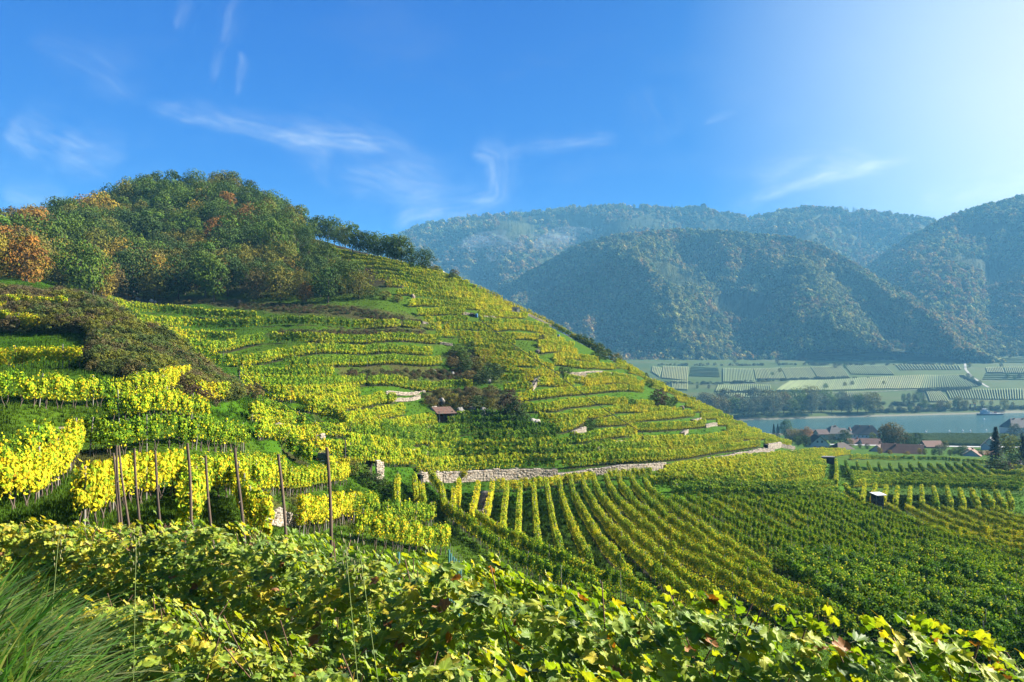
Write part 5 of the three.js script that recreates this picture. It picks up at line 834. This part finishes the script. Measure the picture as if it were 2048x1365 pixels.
// ------------------------------------------------------------------ hut, tower stand, shed, posts and other things
{
  const B = (w, h, d, x = 0, y = 0, z = 0) => new THREE.BoxGeometry(w, h, d).translate(x, y + h / 2, z), r = rng(3030);
  // garden hut: boarded walls under one sloping roof
  const hp = sight(888, 842, 0, 100, 200), hut = base('garden_hut', hp, 0.45); tag(hut, 'small dark red timber hut with a sloping brown roof in the rocks', 'hut');
  const boards = [0, 1, 2].map((k) => mat([0.13 - 0.02 * k, 0.04, 0.026])), side = mat([0.13, 0.12, 0.11]);
  for (let k = 0; k < 9; k++) { if (k === 3 || k === 4) continue; part('plank', B(0.27, 1.95, 0.06, -1.2 + k * 0.3, -0.3, 1.2 + 0.01 * (k % 2)), boards[k % 3], hut); }
  part('wall', mergeGeometries([B(2.7, 2.4, 0.08, 0, -0.3, -1.2), B(0.08, 2.2, 2.4, -1.35, -0.3, 0), B(0.08, 2.2, 2.4, 1.35, -0.3, 0)]), side, hut);
  const d = part('door', B(0.56, 1.8, 0.07, -0.15, -0.2, 1.19), mat([0.035, 0.02, 0.015]), hut); part('handle', B(0.05, 0.14, 0.06, 0.05, 0.8, 1.25), greyWood, d); part('post', B(0.12, 2.0, 0.12, 1.5, -0.3, 1.5), greyWood, hut); part('post', B(0.12, 2.0, 0.12, -1.5, -0.3, 1.5), greyWood, hut);
  const roof = new THREE.Group(); roof.name = 'roof'; roof.rotation.x = 0.3; roof.position.y = 2.05; hut.add(roof); for (let k = 0; k < 12; k++) for (let j = 0; j < 6; j++) part('tile', new THREE.BoxGeometry(0.33, 0.05, 0.66).translate(-1.85 + k * 0.335, 0.02 * j % 0.04 + 0.02 * r(), -1.55 + j * 0.62), mat([0.1 + 0.05 * r(), 0.05 + 0.015 * r(), 0.035]), roof);
  part('beam', new THREE.BoxGeometry(4.0, 0.1, 3.7).translate(0.0, -0.08, 0), mat([0.14, 0.1, 0.08]), roof);
  // tower stand on legs
  const sp = sight(1755, 1018, 0, 80, 200), st = base('tower_stand', sp, 0.2); st.scale.setScalar(0.85); tag(st, 'small dark hunting stand on legs with a white roof in the field', 'hunting stand');
  const dk = mat([0.05, 0.045, 0.045]); for (const [x, z] of [[-0.7, -0.6], [0.7, -0.6], [-0.7, 0.6], [0.7, 0.6]]) part('leg', B(0.12, 1.1, 0.12, x, -0.4, z), greyWood, st);
  for (let k = 0; k < 7; k++) part('plank', B(0.22, 1.45, 0.05, -0.68 + k * 0.227, 0.7, 0.72), mat([0.045 + 0.02 * r(), 0.045, 0.05]), st); part('wall', mergeGeometries([B(1.55, 2.1, 0.06, 0, 0.7, -0.72), B(0.06, 1.3, 1.4, -0.78, 0.7, 0)]), dk, st); part('side_panel', B(0.06, 2.2, 1.4, 0.8, 0.6, 0), mat([0.68, 0.68, 0.66]), st); part('floor', B(1.6, 0.08, 1.5, 0, 0.64, 0), greyWood, st);
  for (const x of [-0.74, 0.74]) part('corner_post', B(0.1, 2.1, 0.1, x, 0.7, 0.72), greyWood, st); const rf = part('roof', B(2.15, 0.1, 2.1, 0, 2.82, 0), mat([0.72, 0.73, 0.74]), st); rf.rotation.x = 0.1;
  const ladder = part('ladder', mergeGeometries([B(0.06, 2.0, 0.06, -1.0, -0.3, 0.2), B(0.06, 2.0, 0.06, -1.0, -0.3, -0.3)]), greyWood, st); for (let k = 0; k < 5; k++) part('rung', B(0.05, 0.05, 0.5, -1.0, 0.1 + k * 0.3, -0.05), greyWood, ladder);
  // dark shed at the track
  const kp = sight(1654, 927, 0, 140, 330), kb = base('dark_shed', kp, -0.1); tag(kb, 'dark boxy shed at the upper end of the grass track', 'shed'); for (let k = 0; k < 8; k++) part('plank', B(0.44, 2.0, 0.07, -1.6 + k * 0.46, -0.2, 1.0), mat([0.025 + 0.01 * r(), 0.028, 0.035]), kb); part('wall', mergeGeometries([B(3.7, 2.0, 0.07, 0, -0.2, -1.0), B(0.07, 2.0, 1.9, -1.82, -0.2, 0), B(0.07, 2.0, 1.9, 1.82, -0.2, 0)]), dk, kb); part('roof', B(4.0, 0.1, 2.4, 0, 1.8, 0), mat([0.09, 0.09, 0.1]), kb);
  const gp = sight(1301, 757, 0, 120, 300), gs = base('slope_shelter', gp, 0.5); tag(gs, 'small shelter with a slanting grey roof on the ridge edge', 'shelter'); part('wall', B(2.2, 1.4, 1.6, 0, -0.3, 0), greyWood, gs); const gr = part('roof', B(3.4, 0.12, 2.4, 0, 1.2, 0), mat([0.4, 0.42, 0.44]), gs); gr.rotation.z = -0.35; part('door', B(0.7, 1.0, 0.05, 0.2, -0.1, 0.83), dk, gs);
  const h2 = base('stone_hut', sight(1029, 626, 0, 150, 300), 0.4); tag(h2, 'tiny pale stone hut at the ridge end of the upper slope', 'hut'); part('wall', B(2.6, 2.0, 2.2, 0, -0.3, 0), mat([0.5, 0.45, 0.38]), h2); part('roof', B(2.9, 0.15, 2.5, 0, 1.7, 0), mat([0.38, 0.34, 0.3]), h2); part('doorway', B(0.7, 1.3, 0.05, 0, -0.2, 1.11), dk, h2);
  // barrels
  for (const [u, v, c, l] of [[1117, 677, [0.06, 0.2, 0.4], 'blue water barrel at the end of a golden terrace'], [953, 636, [0.06, 0.22, 0.4], 'blue barrel beside the dark cable gear'], [1090, 643, [0.03, 0.03, 0.03], 'dark barrel below the ridge wall']]) { const b = base('barrel', sight(u, v, 0, 110, 280)); tag(b, l, 'barrel'); part('drum', new THREE.LatheGeometry([[0, 0], [0.36, 0], [0.42, 0.2], [0.44, 0.6], [0.42, 1.0], [0.36, 1.2], [0, 1.2]].map(([x, y]) => new THREE.Vector2(x, y)), 18), mat(c), b); part('lid', new THREE.CylinderGeometry(0.34, 0.34, 0.06, 16).translate(0, 1.23, 0), mat([0.1, 0.1, 0.1]), b); }
  const wp = sight(944, 634, 0, 120, 280), wi = base('cable_winch', wp, 0.3); tag(wi, 'dark cable winch on the terraced slope', 'winch'); part('frame', mergeGeometries([B(1.4, 0.15, 0.9), B(0.12, 1.1, 0.12, -0.6, 0, 0.35), B(0.12, 1.1, 0.12, 0.6, 0, 0.35), B(1.4, 0.12, 0.12, 0, 1.05, 0.35)]), dk, wi); part('drum', new THREE.CylinderGeometry(0.42, 0.42, 1.0, 18).rotateZ(Math.PI / 2).translate(0, 0.6, 0), dk, wi); part('motor', B(0.6, 0.5, 0.5, 0.1, 0.2, -0.5), mat([0.08, 0.08, 0.09]), wi);
  // transport cables sagging down the slope
  const cable = (label, a, b, sag, rad, posts) => { const A = sight(a[0], a[1], 3.2, a[2], 300), Bq = sight(b[0], b[1], 3, b[2], 300), o = base('transport_cable', A); tag(o, label, 'cable'); const pts = []; for (let i = 0; i <= 24; i++) { const t = i / 24, p = V().lerpVectors(A, Bq, t).sub(A); p.y += 3.2 - sag * 4 * t * (1 - t) - 0.2 * t; pts.push(p); } part('rope', new THREE.TubeGeometry(new THREE.CatmullRomCurve3(pts), 80, rad, 6), mat([0.015, 0.015, 0.016], { roughness: 0.6 }), o); for (const t of posts) { const p = pts[Math.round(t * 24)], w = p.clone().add(A), g = ground(w.x, w.z); part('support', new THREE.CylinderGeometry(0.07, 0.09, Math.max(0.6, w.y - g + 0.3), 7).translate(p.x, p.y - (w.y - g + 0.3) / 2, p.z), dk, o); } };
  cable('black transport cable running down the golden terraces, upper run', [958, 638, 120], [1110, 744, 110], 0.5, 0.085, [0, 0.5, 0.75]); cable('black transport cable running down the slope, lower run', [1110, 744, 110], [1286, 866, 95], 0.7, 0.085, [0, 1]); cable('thin dark cable crossing the left gully terraces', [478, 762, 90], [690, 878, 70], 0.5, 0.045, [0, 1]);
  // tall bare posts behind the front vines
  const posts = [[225, 907, 238, 1044, 22], [231, 891, 242, 1042, 21], [235.5, 892, 254, 1028, 22.5], [268, 898, 278, 1044, 20], [308, 901, 320, 1042, 20], [374, 887, 383, 1054, 16.6], [409, 912, 423, 1058, 18.5], [471, 896, 486, 1068, 15.4], [557, 909, 571, 1077, 15.8], [653, 896, 664, 1118, 13.9]];
  const postTone = [[0.1, 0.062, 0.038], [0.085, 0.056, 0.038], [0.12, 0.078, 0.05]];
  posts.forEach(([u0, v0, u1, v1, D], i) => { const top = px(u0, v0, D), low = px(u1, v1, D), dir = low.clone().sub(top).normalize(), len = clamp((top.y - ground(low.x, low.z) + 0.5) / -dir.y, 2.4, 4.2), foot = top.clone().addScaledVector(dir, len), o = base('vineyard_post', foot), q = new THREE.Quaternion().setFromUnitVectors(UP, dir.clone().negate()); o.quaternion.copy(q); tag(o, `tall bare brown vineyard post behind the front vines, ${ord(i)} from the left`, 'post', 'tall vineyard posts');
    const n = 24, g = new THREE.CylinderGeometry(0.029, 0.036, len, 10, n, false).translate(0, len / 2, 0), p = g.attributes.position, rr = rng(i + 50), a = rr() * 6; for (let k = 0; k < p.count; k++) { const y = p.getY(k), w = 1 + 0.12 * (noise2(y * 5 + i * 9, Math.atan2(p.getZ(k), p.getX(k)) * 1.5) - 0.5); p.setX(k, p.getX(k) * w + 0.018 * Math.sin(y * 1.7 + a)); p.setZ(k, p.getZ(k) * w + 0.015 * Math.sin(y * 2.3 + a)); } g.computeVertexNormals();
    part('shaft', g, new THREE.MeshStandardMaterial({ color: rgb(...postTone[i % 3]), roughness: 0.85, map: postMap, bumpMap: postMap, bumpScale: 0.006 }), o); part('nail', new THREE.CylinderGeometry(0.006, 0.006, 0.07, 6).rotateX(Math.PI / 2).translate(0, len * 0.72, 0.05), greyWood, o); });
  // shelter tubes round young vines
  const tubes = [[898, 1122, 41], [902, 1130, 40], [907, 1137, 39.5], [911, 1141, 39], [917, 1146, 38.6], [921, 1150, 38.4], [797, 1130, 36]]; const teal = new THREE.MeshPhysicalMaterial({ color: rgb(0.12, 0.34, 0.3), roughness: 0.5, transmission: 0.3, thickness: 0, side: THREE.DoubleSide });
  tubes.forEach(([u, v, D], i) => { const p = px(u, v, D), gy = ground(p.x, p.z), o = base('vine_shelter', V(p.x, Math.min(gy, p.y), p.z)); tag(o, i < 6 ? `teal shelter tube round a young vine beside the field path, ${ord(i)} from the left` : 'single teal shelter tube below the yellow vines', 'plant tube', 'plant shelter tubes'); const hh = Math.max(0.7, p.y - o.position.y + 0.62); part('tube', new THREE.CylinderGeometry(0.055, 0.055, hh, 10, 1, true).translate(0, hh / 2, 0), teal, o); part('stake', new THREE.CylinderGeometry(0.014, 0.014, hh + 0.35, 6).translate(0.07, hh / 2 + 0.17, 0), greyWood, o); });
  // dark car between the vines
  const cp = px(645, 932, 72), c = base('dark_car', cp, 0.2); tag(c, 'small dark car with a red tail light half hidden behind the tallest post', 'car');
  const sh = new THREE.Shape(); sh.moveTo(-0.62, 0.3); sh.lineTo(0.62, 0.3); sh.lineTo(0.64, 0.75); sh.lineTo(0.52, 0.85); sh.lineTo(0.42, 1.22); sh.lineTo(-0.42, 1.22); sh.lineTo(-0.52, 0.85); sh.lineTo(-0.64, 0.75); sh.closePath();
  part('body', new THREE.ExtrudeGeometry(sh, { depth: 2.4, bevelSize: 0.05, bevelThickness: 0.05, bevelSegments: 2 }).translate(0, 0, -2.4), new THREE.MeshPhysicalMaterial({ color: rgb(0.015, 0.016, 0.02), roughness: 0.3, clearcoat: 1 }), c); part('rear_window', B(0.78, 0.3, 0.03, 0, 0.86, 0.06), new THREE.MeshStandardMaterial({ color: rgb(0.05, 0.06, 0.08), roughness: 0.1 }), c); for (const x of [-0.5, 0.5]) part('tail_light', B(0.18, 0.16, 0.04, x, 0.6, 0.06), mat([0.6, 0.03, 0.03], { roughness: 0.3 }), c); part('number_plate', B(0.34, 0.1, 0.03, 0, 0.45, 0.07), mat([0.7, 0.7, 0.7]), c);
  for (const x of [-0.52, 0.52]) for (const z of [-0.4, -2.0]) part('wheel', new THREE.CylinderGeometry(0.28, 0.28, 0.18, 16).rotateZ(Math.PI / 2).translate(x, 0.28, z), mat([0.015, 0.015, 0.015]), c);
}
// ------------------------------------------------------------------ the vines right in front: real leaves
function vineLeaf(seed, cup) {                                  // five lobes with toothed edges, a fan of small faces, petiole at the base
  const r = rng(seed), out = [], lobes = [[-2.35, 0.5], [-1.15, 0.82], [0, 1.0], [1.15, 0.82], [2.35, 0.5]], n = 44;
  for (let k = 0; k <= n; k++) { const a = lerp(-2.85, 2.85, k / n); let R = 0.34; for (const [la, lr] of lobes) R = Math.max(R, lr * (1 - 0.46 * Math.pow(Math.min(1, Math.abs(a - la) / 0.62), 1.25))); R *= 1 + (k % 2 ? 0.055 : -0.045) + (r() - 0.5) * 0.05; out.push([Math.sin(a) * R * 0.56, 0.42 + Math.cos(a) * R * 0.6]); }
  const mb = new MB(), z = (x, y) => cup * (x * x * 2.2 + (y - 0.4) * (y - 0.4) * 0.9) + 0.05 * Math.sin(x * 9 + seed) * Math.sin(y * 8 + seed * 2) - 0.07 * Math.exp(-x * x * 60);
  const shade = (x, y, e) => { const vein = Math.exp(-x * x * 900) * 0.5, q = e * (0.92 + 0.16 * noise2(x * 7 + seed, y * 7)); return [q + vein * 0.5, q + vein * 0.35, q]; };
  const c = mb.v(0, 0.34, z(0, 0.34), [1.35, 1.25, 1.1], 0.5, 0.34), ring = out.map(([x, y]) => { const X = x * 0.52, Y = lerp(0.34, y, 0.52); return mb.v(X, Y, z(X, Y), shade(X, Y, 1.0), 0.5 + X, Y); }), rim = out.map(([x, y]) => mb.v(x, y, z(x, y) + (r() - 0.5) * 0.04, [0.98 + 0.14 * r(), 0.92 + 0.12 * r(), 0.9], 0.5 + x, y));
  for (let k = 0; k < n; k++) { mb.t(c, ring[k], ring[k + 1]); mb.q(ring[k], rim[k], rim[k + 1], ring[k + 1]); }
  const s = [mb.v(-0.012, 0.36, -0.02, [1.2, 0.7, 0.6]), mb.v(0.012, 0.36, -0.02, [1.2, 0.7, 0.6]), mb.v(0.01, -0.25, -0.12, [1.1, 0.6, 0.5]), mb.v(-0.01, -0.25, -0.12, [1.1, 0.6, 0.5])]; mb.q(...s);
  return mb.geo(true);
}
const LEAVES = [vineLeaf(3, 0.35), vineLeaf(8, -0.3), vineLeaf(14, 0.55), vineLeaf(21, -0.55), vineLeaf(29, 0.12)];
const veins = (() => { const c = document.createElement('canvas'); c.width = c.height = 256; const g = c.getContext('2d'); g.fillStyle = '#d8d8d8'; g.fillRect(0, 0, 256, 256); g.strokeStyle = '#ffffff'; g.lineCap = 'round'; const L = (x0, y0, x1, y1, w) => { g.lineWidth = w; g.beginPath(); g.moveTo(x0 * 256, (1 - y0) * 256); g.lineTo(x1 * 256, (1 - y1) * 256); g.stroke(); }; for (const [a, l] of [[-2.3, 0.3], [-1.1, 0.5], [0, 0.62], [1.1, 0.5], [2.3, 0.3]]) { const dx = Math.sin(a), dy = Math.cos(a); L(0.5, 0.34, 0.5 + dx * l, 0.34 + dy * l, 4); for (let k = 1; k < 5; k++) for (const s of [-0.7, 0.7]) { const q = k / 5 * l; L(0.5 + dx * q, 0.34 + dy * q, 0.5 + dx * q + Math.sin(a + s) * 0.16, 0.34 + dy * q + Math.cos(a + s) * 0.16, 1.6); } } const t = new THREE.CanvasTexture(c); t.colorSpace = THREE.SRGBColorSpace; return t; })();
const leafTones = [[0.055, 0.13, 0.012], [0.1, 0.21, 0.016], [0.18, 0.32, 0.02], [0.3, 0.43, 0.026], [0.44, 0.5, 0.03], [0.62, 0.54, 0.03], [0.36, 0.14, 0.03]].map((c) => [c[0] * 0.84, c[1] * 0.84, c[2] * 0.3]), frontMats = leafTones.map((c) => leafMat({ color: rgb(...c), map: veins, roughness: 0.95, transmission: 0.5, specularIntensity: 0.4, clearcoat: 0.28, clearcoatRoughness: 0.45 }));
const frontWhite = leafMat({ map: veins, roughness: 0.95, transmission: 0.5, specularIntensity: 0.4, clearcoat: 0.28, clearcoatRoughness: 0.45 });
function frontHedge(label, guide, topDrop, seed, perMetre, share, opt = {}) {   // guide: bearing, distance, height of the crest against the eye
  const r = rng(seed), G = guide.map(([u, D, y]) => V((u - U0) / F * D, EYE + y, -D)), C = new THREE.CatmullRomCurve3(G), len = C.getLength(), mid = C.getPoint(0.5); mid.y = ground(mid.x, mid.z);
  const o = base('front_vine_hedge', mid); tag(o, label, 'vines', null); const cand = [];
  const n = Math.round(len * perMetre), clumps = []; for (let k = 0; k < len * 16; k++) clumps.push([r(), r(), r() - 0.5, 0.16 + 0.2 * r(), r()]);
  for (let k = 0; k < n; k++) {
    const q = clumps[(r() * clumps.length) | 0], t = r() < 0.4 ? r() : clamp(q[0] + (r() - 0.5) * 0.6 / len, 0, 1), p = C.getPointAt(t), tg = C.getTangentAt(t), side = V(-tg.z, 0, tg.x).normalize(); if (side.z < 0) side.negate();
    const crest = 0.22 * (noise2(t * len * 1.3 + seed, 3) - 0.5) + 0.12 * (noise2(t * len * 4 + seed, 9) - 0.5), f = Math.pow(clamp(q[1] + (r() - 0.5) * 0.25, 0, 1), 1.35), yy = -f * topDrop + crest - 0.04, ww = (opt.thick ?? 0.34) * (0.55 + 0.5 * Math.sin(Math.min(1, f * 2.2) * 1.5));
    const zz = (r() < 0.6 ? 1 : -1) * ww * Math.sqrt(0.15 + 0.85 * r()) + q[2] * 0.12;
    p.addScaledVector(side, zz); p.y += yy + (r() < 0.04 ? 0.12 * r() : 0);
    const D = -p.z, out = side.clone().multiplyScalar(Math.sign(zz)).multiplyScalar(0.75).add(V((r() - 0.5) * 1.1, 0.35 + 0.7 * r(), (r() - 0.5) * 1.1)).addScaledVector(SUN, 0.75).normalize();
    const tip = V((r() - 0.5) * 1.3, -0.9 + 0.5 * (r() - 0.5), (r() - 0.5) * 1.3); tip.addScaledVector(out, -tip.dot(out)).normalize();
    const X = V().crossVectors(tip, out), s = (0.085 + 0.075 * Math.pow(r(), 1.3)) * (opt.size ?? 1) * (f > 0.1 ? 1 : 0.85), m = M4().makeBasis(X.clone().multiplyScalar(s), tip.clone().multiplyScalar(s), out.clone().multiplyScalar(s)).setPosition(p.clone().sub(mid).addScaledVector(tip, -s * 0.35));
    const w = 3.0 + 3.6 * (fbm(t * len * 0.7 + seed, 4.2 + f * 2, 3) - 0.5) + 2.6 * (r() + r() - 1) + (opt.warm ?? 0) * 3, tone = r() < 0.014 ? 6 : clamp(Math.floor(w), 0, 5);
    const u = U0 + F * p.x / D, v = HORIZON - F * (p.y - EYE) / D, vis = u > 0 && u < 2048 && v < 1390 && Math.sign(zz) > 0 ? s / D : 0;
    cand.push({ m, g: (r() * 5) | 0, tone, vis });
  }
  cand.sort((a, b) => b.vis - a.vis); const single = cand.slice(0, share), rest = cand.slice(share);
  for (const c of single) { const l = part('leaf', LEAVES[c.g], frontMats[c.tone], o); l.applyMatrix4(c.m); }
  for (let g = 0; g < 5; g++) { const q = rest.filter((c) => c.g === g); if (q.length) copies('foliage', LEAVES[g], frontWhite, q.map((c) => c.m), o, q.map((c) => { const k = 0.85 + 0.3 * r(), t = leafTones[c.tone]; return rgb(t[0] * k, t[1] * k, t[2] * k); })); }
  // canes, stocks, posts, wires
  const cane = mat([0.16, 0.08, 0.045]), canes = []; for (let k = 0; k < len * 5; k++) { const t = r(), a = C.getPointAt(t).sub(mid), h = topDrop, pts = [V(a.x + (r() - 0.5) * 0.3, a.y - h - 0.1, a.z + (r() - 0.5) * 0.3), V(a.x + (r() - 0.5) * 0.5, a.y - h * 0.5, a.z + (r() - 0.5) * 0.5), V(a.x + (r() - 0.5) * 0.6, a.y + 0.02 * r(), a.z + (r() - 0.5) * 0.6)]; canes.push(new THREE.TubeGeometry(new THREE.CatmullRomCurve3(pts), 8, 0.0045, 5)); }
  const cn = part('cane', mergeGeometries(canes), cane, o); cn.userData.kind = 'stuff';
  for (let d = 0.4; d < len; d += 1.1) { const a = C.getPointAt(d / len), g = ground(a.x, a.z), pts = [V(a.x, g - 0.1, a.z), V(a.x + (r() - 0.5) * 0.1, lerp(g, a.y, 0.25), a.z + (r() - 0.5) * 0.08), V(a.x + (r() - 0.5) * 0.12, lerp(g, a.y, 0.5), a.z + (r() - 0.5) * 0.1)].map((p) => p.sub(mid)); part('stock', new THREE.TubeGeometry(new THREE.CatmullRomCurve3(pts), 10, 0.03, 8), woodMat, o); }
  for (const [u, f] of opt.posts ?? []) { let t = 0; for (let k = 0; k <= 100; k++) { const q = C.getPoint(k / 100); if (Math.abs(U0 + F * q.x / -q.z - u) < 14) { t = k / 100; break; } } const a = C.getPoint(t), g = ground(a.x, a.z), hh = a.y - g - f; part('trellis_post', new THREE.CylinderGeometry(0.042, 0.05, hh, 12, 6).translate(a.x - mid.x, g - mid.y + hh / 2, a.z - mid.z + 0.16), mat([0.17, 0.13, 0.1], { map: postMap, bumpMap: postMap, bumpScale: 0.006 }), o); }
  for (const f of [0.35, 0.75]) { const pts = C.getPoints(24).map((p) => { const q = p.clone().sub(mid); q.y -= f * Math.min(1.2, topDrop); q.z += 0.22; return q; }); part('wire', new THREE.TubeGeometry(new THREE.CatmullRomCurve3(pts), 60, 0.0022, 5), mat([0.12, 0.11, 0.1], { metalness: 0.6, roughness: 0.5 }), o); }
}
frontHedge('large sunlit yellow-green vine hedge across the whole bottom of the picture', [[-60, 10.4, -2.42], [140, 10.0, -2.34], [380, 8.9, -2.1], [600, 7.4, -1.9], [820, 6.0, -1.68], [1040, 5.0, -1.54], [1300, 4.5, -1.52], [1560, 4.2, -1.49], [1700, 4.05, -1.53], [1900, 3.95, -1.57], [2150, 3.9, -1.63]], 1.4, 71, 800, 300, { thick: 0.48, posts: [[925, 0.62], [640, 0.35], [1460, 0.6]], warm: 0.2 });
frontHedge('nearer greener vine hedge in the bottom left behind the grass', [[150, 6.6, -2.2], [330, 6.0, -2.05], [520, 5.2, -1.95], [760, 4.4, -1.86], [1000, 3.7, -1.62], [1250, 3.3, -1.55]], 1.2, 93, 620, 120, { thick: 0.36, warm: 0.24 });
frontHedge('small dark vine hedge showing behind the front vines at the right', [[1480, 9.5, -4.35], [1600, 9, -4.2], [1690, 8.6, -4.25]], 1.2, 95, 500, 0, { thick: 0.4, warm: -0.2 });

// ------------------------------------------------------------------ grass
function blade(seed, seg = 5) { const r = rng(seed), mb = new MB(), b = 0.35 + 0.5 * r(); let prev = null; for (let i = 0; i <= seg; i++) { const t = i / seg, a = b * t * t * 1.25, y = Math.sin(Math.min(1.45, a + 0.02)) / Math.max(b, 0.2) * 0.6 + t * 0.42, x = t * t * b * 0.9, w = 0.022 * (1 - Math.pow(t, 1.8)) + 0.0006, q = 0.8 + 0.35 * t, k = [mb.v(x, t * (1 - 0.35 * b * t), -w, [q, q, q]), mb.v(x, t * (1 - 0.35 * b * t), w, [q, q, q])]; if (prev) mb.q(prev[0], prev[1], k[1], k[0]); prev = k; } return mb.geo(true); }
const BLADES = [1, 2, 3, 4].map((k) => blade(k)), grassMat = leafMat({ roughness: 0.95, transmission: 0.5, specularIntensity: 0.2 });
{
  const r = rng(515), L = BLADES.map(() => []), C = BLADES.map(() => []);
  for (let k = 0; k < 3800; k++) { const u = -160 + 420 * Math.pow(r(), 1.15), D = 2.0 + 3.4 * r(), edge = 260 - 22 * (D - 2) + 50 * (r() - 0.5); if (u > edge) continue; const x = (u - U0) / F * D, p = V(x, ground(x, -D) - 0.02, -D), h = (0.45 + 0.4 * r()) * (D > 3 ? 0.9 : 0.75) * smooth(edge + 30, edge - 110, u), q = (r() * 4) | 0, s = Math.max(0.12, h); L[q].push(M4().compose(p, new THREE.Quaternion().setFromEuler(new THREE.Euler((r() - 0.5) * 0.7, -0.2 + (r() - 0.5) * 4.4, (r() - 0.5) * 0.7 - 0.1)), V(s * 1.1, s, s * 0.9))); const g = 0.7 + 0.6 * r(), y = r(); C[q].push(rgb((0.05 + 0.1 * y * y) * g, 0.16 * g, (0.008 + 0.02 * y * y * y) * g)); }
  const o = base('tall_grass', [0, 0, 0]); tag(o, 'tall green grass bank in the bottom left corner', 'grass', null, 'stuff'); BLADES.forEach((b, i) => copies('blades', b, grassMat, L[i], o, C[i]));
  // tufts over the banks and the field
  const tuft = [1, 2, 3].map((s) => { const q = rng(s * 19), mb = new MB(); for (let k = 0; k < 13; k++) { const a = q() * 6.28, d = q() * 0.32, h = 0.5 + 0.5 * q(), w = 0.05 + 0.03 * q(), l = (q() - 0.3) * 0.4, x = Math.cos(a) * d, z = Math.sin(a) * d, e = q() * 6.28, c = 0.75 + 0.5 * q(), K = [mb.v(x - Math.cos(e) * w, 0, z - Math.sin(e) * w, [c * 0.9, c * 0.9, c * 0.9]), mb.v(x + Math.cos(e) * w, 0, z + Math.sin(e) * w, [c * 0.9, c * 0.9, c * 0.9]), mb.v(x + Math.cos(a) * l, h, z + Math.sin(a) * l, [c * 1.1, c * 1.1, c])]; mb.t(...K); } return mb.geo(); });
  const T = [[], [], []], TC = [[], [], []];
  for (let k = 0; k < 120000; k++) {
    const D = Math.exp(lerp(Math.log(9), Math.log(210), r())), u = -80 + 2250 * r(), x = (u - U0) / F * D, z = -D; if (D > 120 && u < 800 && groundUD(u, D) > forestEdge(u) + 1) continue;
    const t = D > 40 ? terraceAt(x, z) : null; if (t && t[0] < 0.8) continue; const y = ground(x, z), c = landColor(x, z, y), h = (0.16 + 0.3 * r() * fbm(x * 0.3, z * 0.3, 2) * 1.6) * (D < 60 ? 0.85 : 1.25), i = (r() * 3) | 0, q = 0.8 + 0.5 * r();
    T[i].push(M4().compose(V(x, y - 0.03, z), new THREE.Quaternion().setFromAxisAngle(UP, r() * 6.28), V(h * 1.25, h, h * 1.25))); TC[i].push(rgb(c[0] * q, c[1] * q, c[2] * q));
  }
  const gcover = base('grass', [0, 0, 0]); tag(gcover, 'green grass growing over the banks, terraces and field lanes', 'grass', null, 'stuff'); tuft.forEach((g, i) => copies('tufts', g, leafMat({ roughness: 0.97, transmission: 0.25, specularIntensity: 0.15 }), T[i], gcover, TC[i]));
  // seeding grass stems in front of the vines
  const straw = mat([0.2, 0.26, 0.06]), seed = mat([0.3, 0.28, 0.12]);
  const stems = [[705, 1330, 690, 1080, 3.0], [745, 1340, 718, 1095, 3.1], [262, 1300, 272, 1075, 3.6], [88, 1290, 118, 1065, 3.6]];
  stems.forEach(([u0, v0, u1, v1, D], i) => { const b = px(u0, v0, D), t = px(u1, v1, D + 0.15), dir = t.clone().sub(b), gy = ground(b.x, b.z), k = Math.max(0, (b.y - gy) / dir.y), foot = b.clone().addScaledVector(dir, -k), o = base('grass_stem', foot); tag(o, `thin seeding grass stem in front of the vines, ${ord(3 - i)} counted from the left`, 'grass stem', 'seeding grass stems'); const e = t.clone().sub(foot), pts = [V(0, 0, 0), e.clone().multiplyScalar(0.5).add(V(0.02, 0.02, 0)), e]; part('stem', new THREE.TubeGeometry(new THREE.CatmullRomCurve3(pts), 14, 0.0016, 5), straw, o); const hd = []; for (let q = 0; q < 16; q++) { const f = q / 16, c = e.clone().add(V((r() - 0.5) * 0.03 * (1 - f), -0.16 + 0.2 * f, (r() - 0.5) * 0.03)); hd.push(new THREE.SphereGeometry(0.0042, 6, 4).scale(0.8, 2.4, 0.8).translate(c.x + 0.02 * Math.sin(q * 2.4), c.y, c.z + 0.02 * Math.cos(q * 2.4))); } part('seed_head', mergeGeometries(hd), seed, o).userData.kind = 'stuff'; });
}
renderer.render(scene, camera);
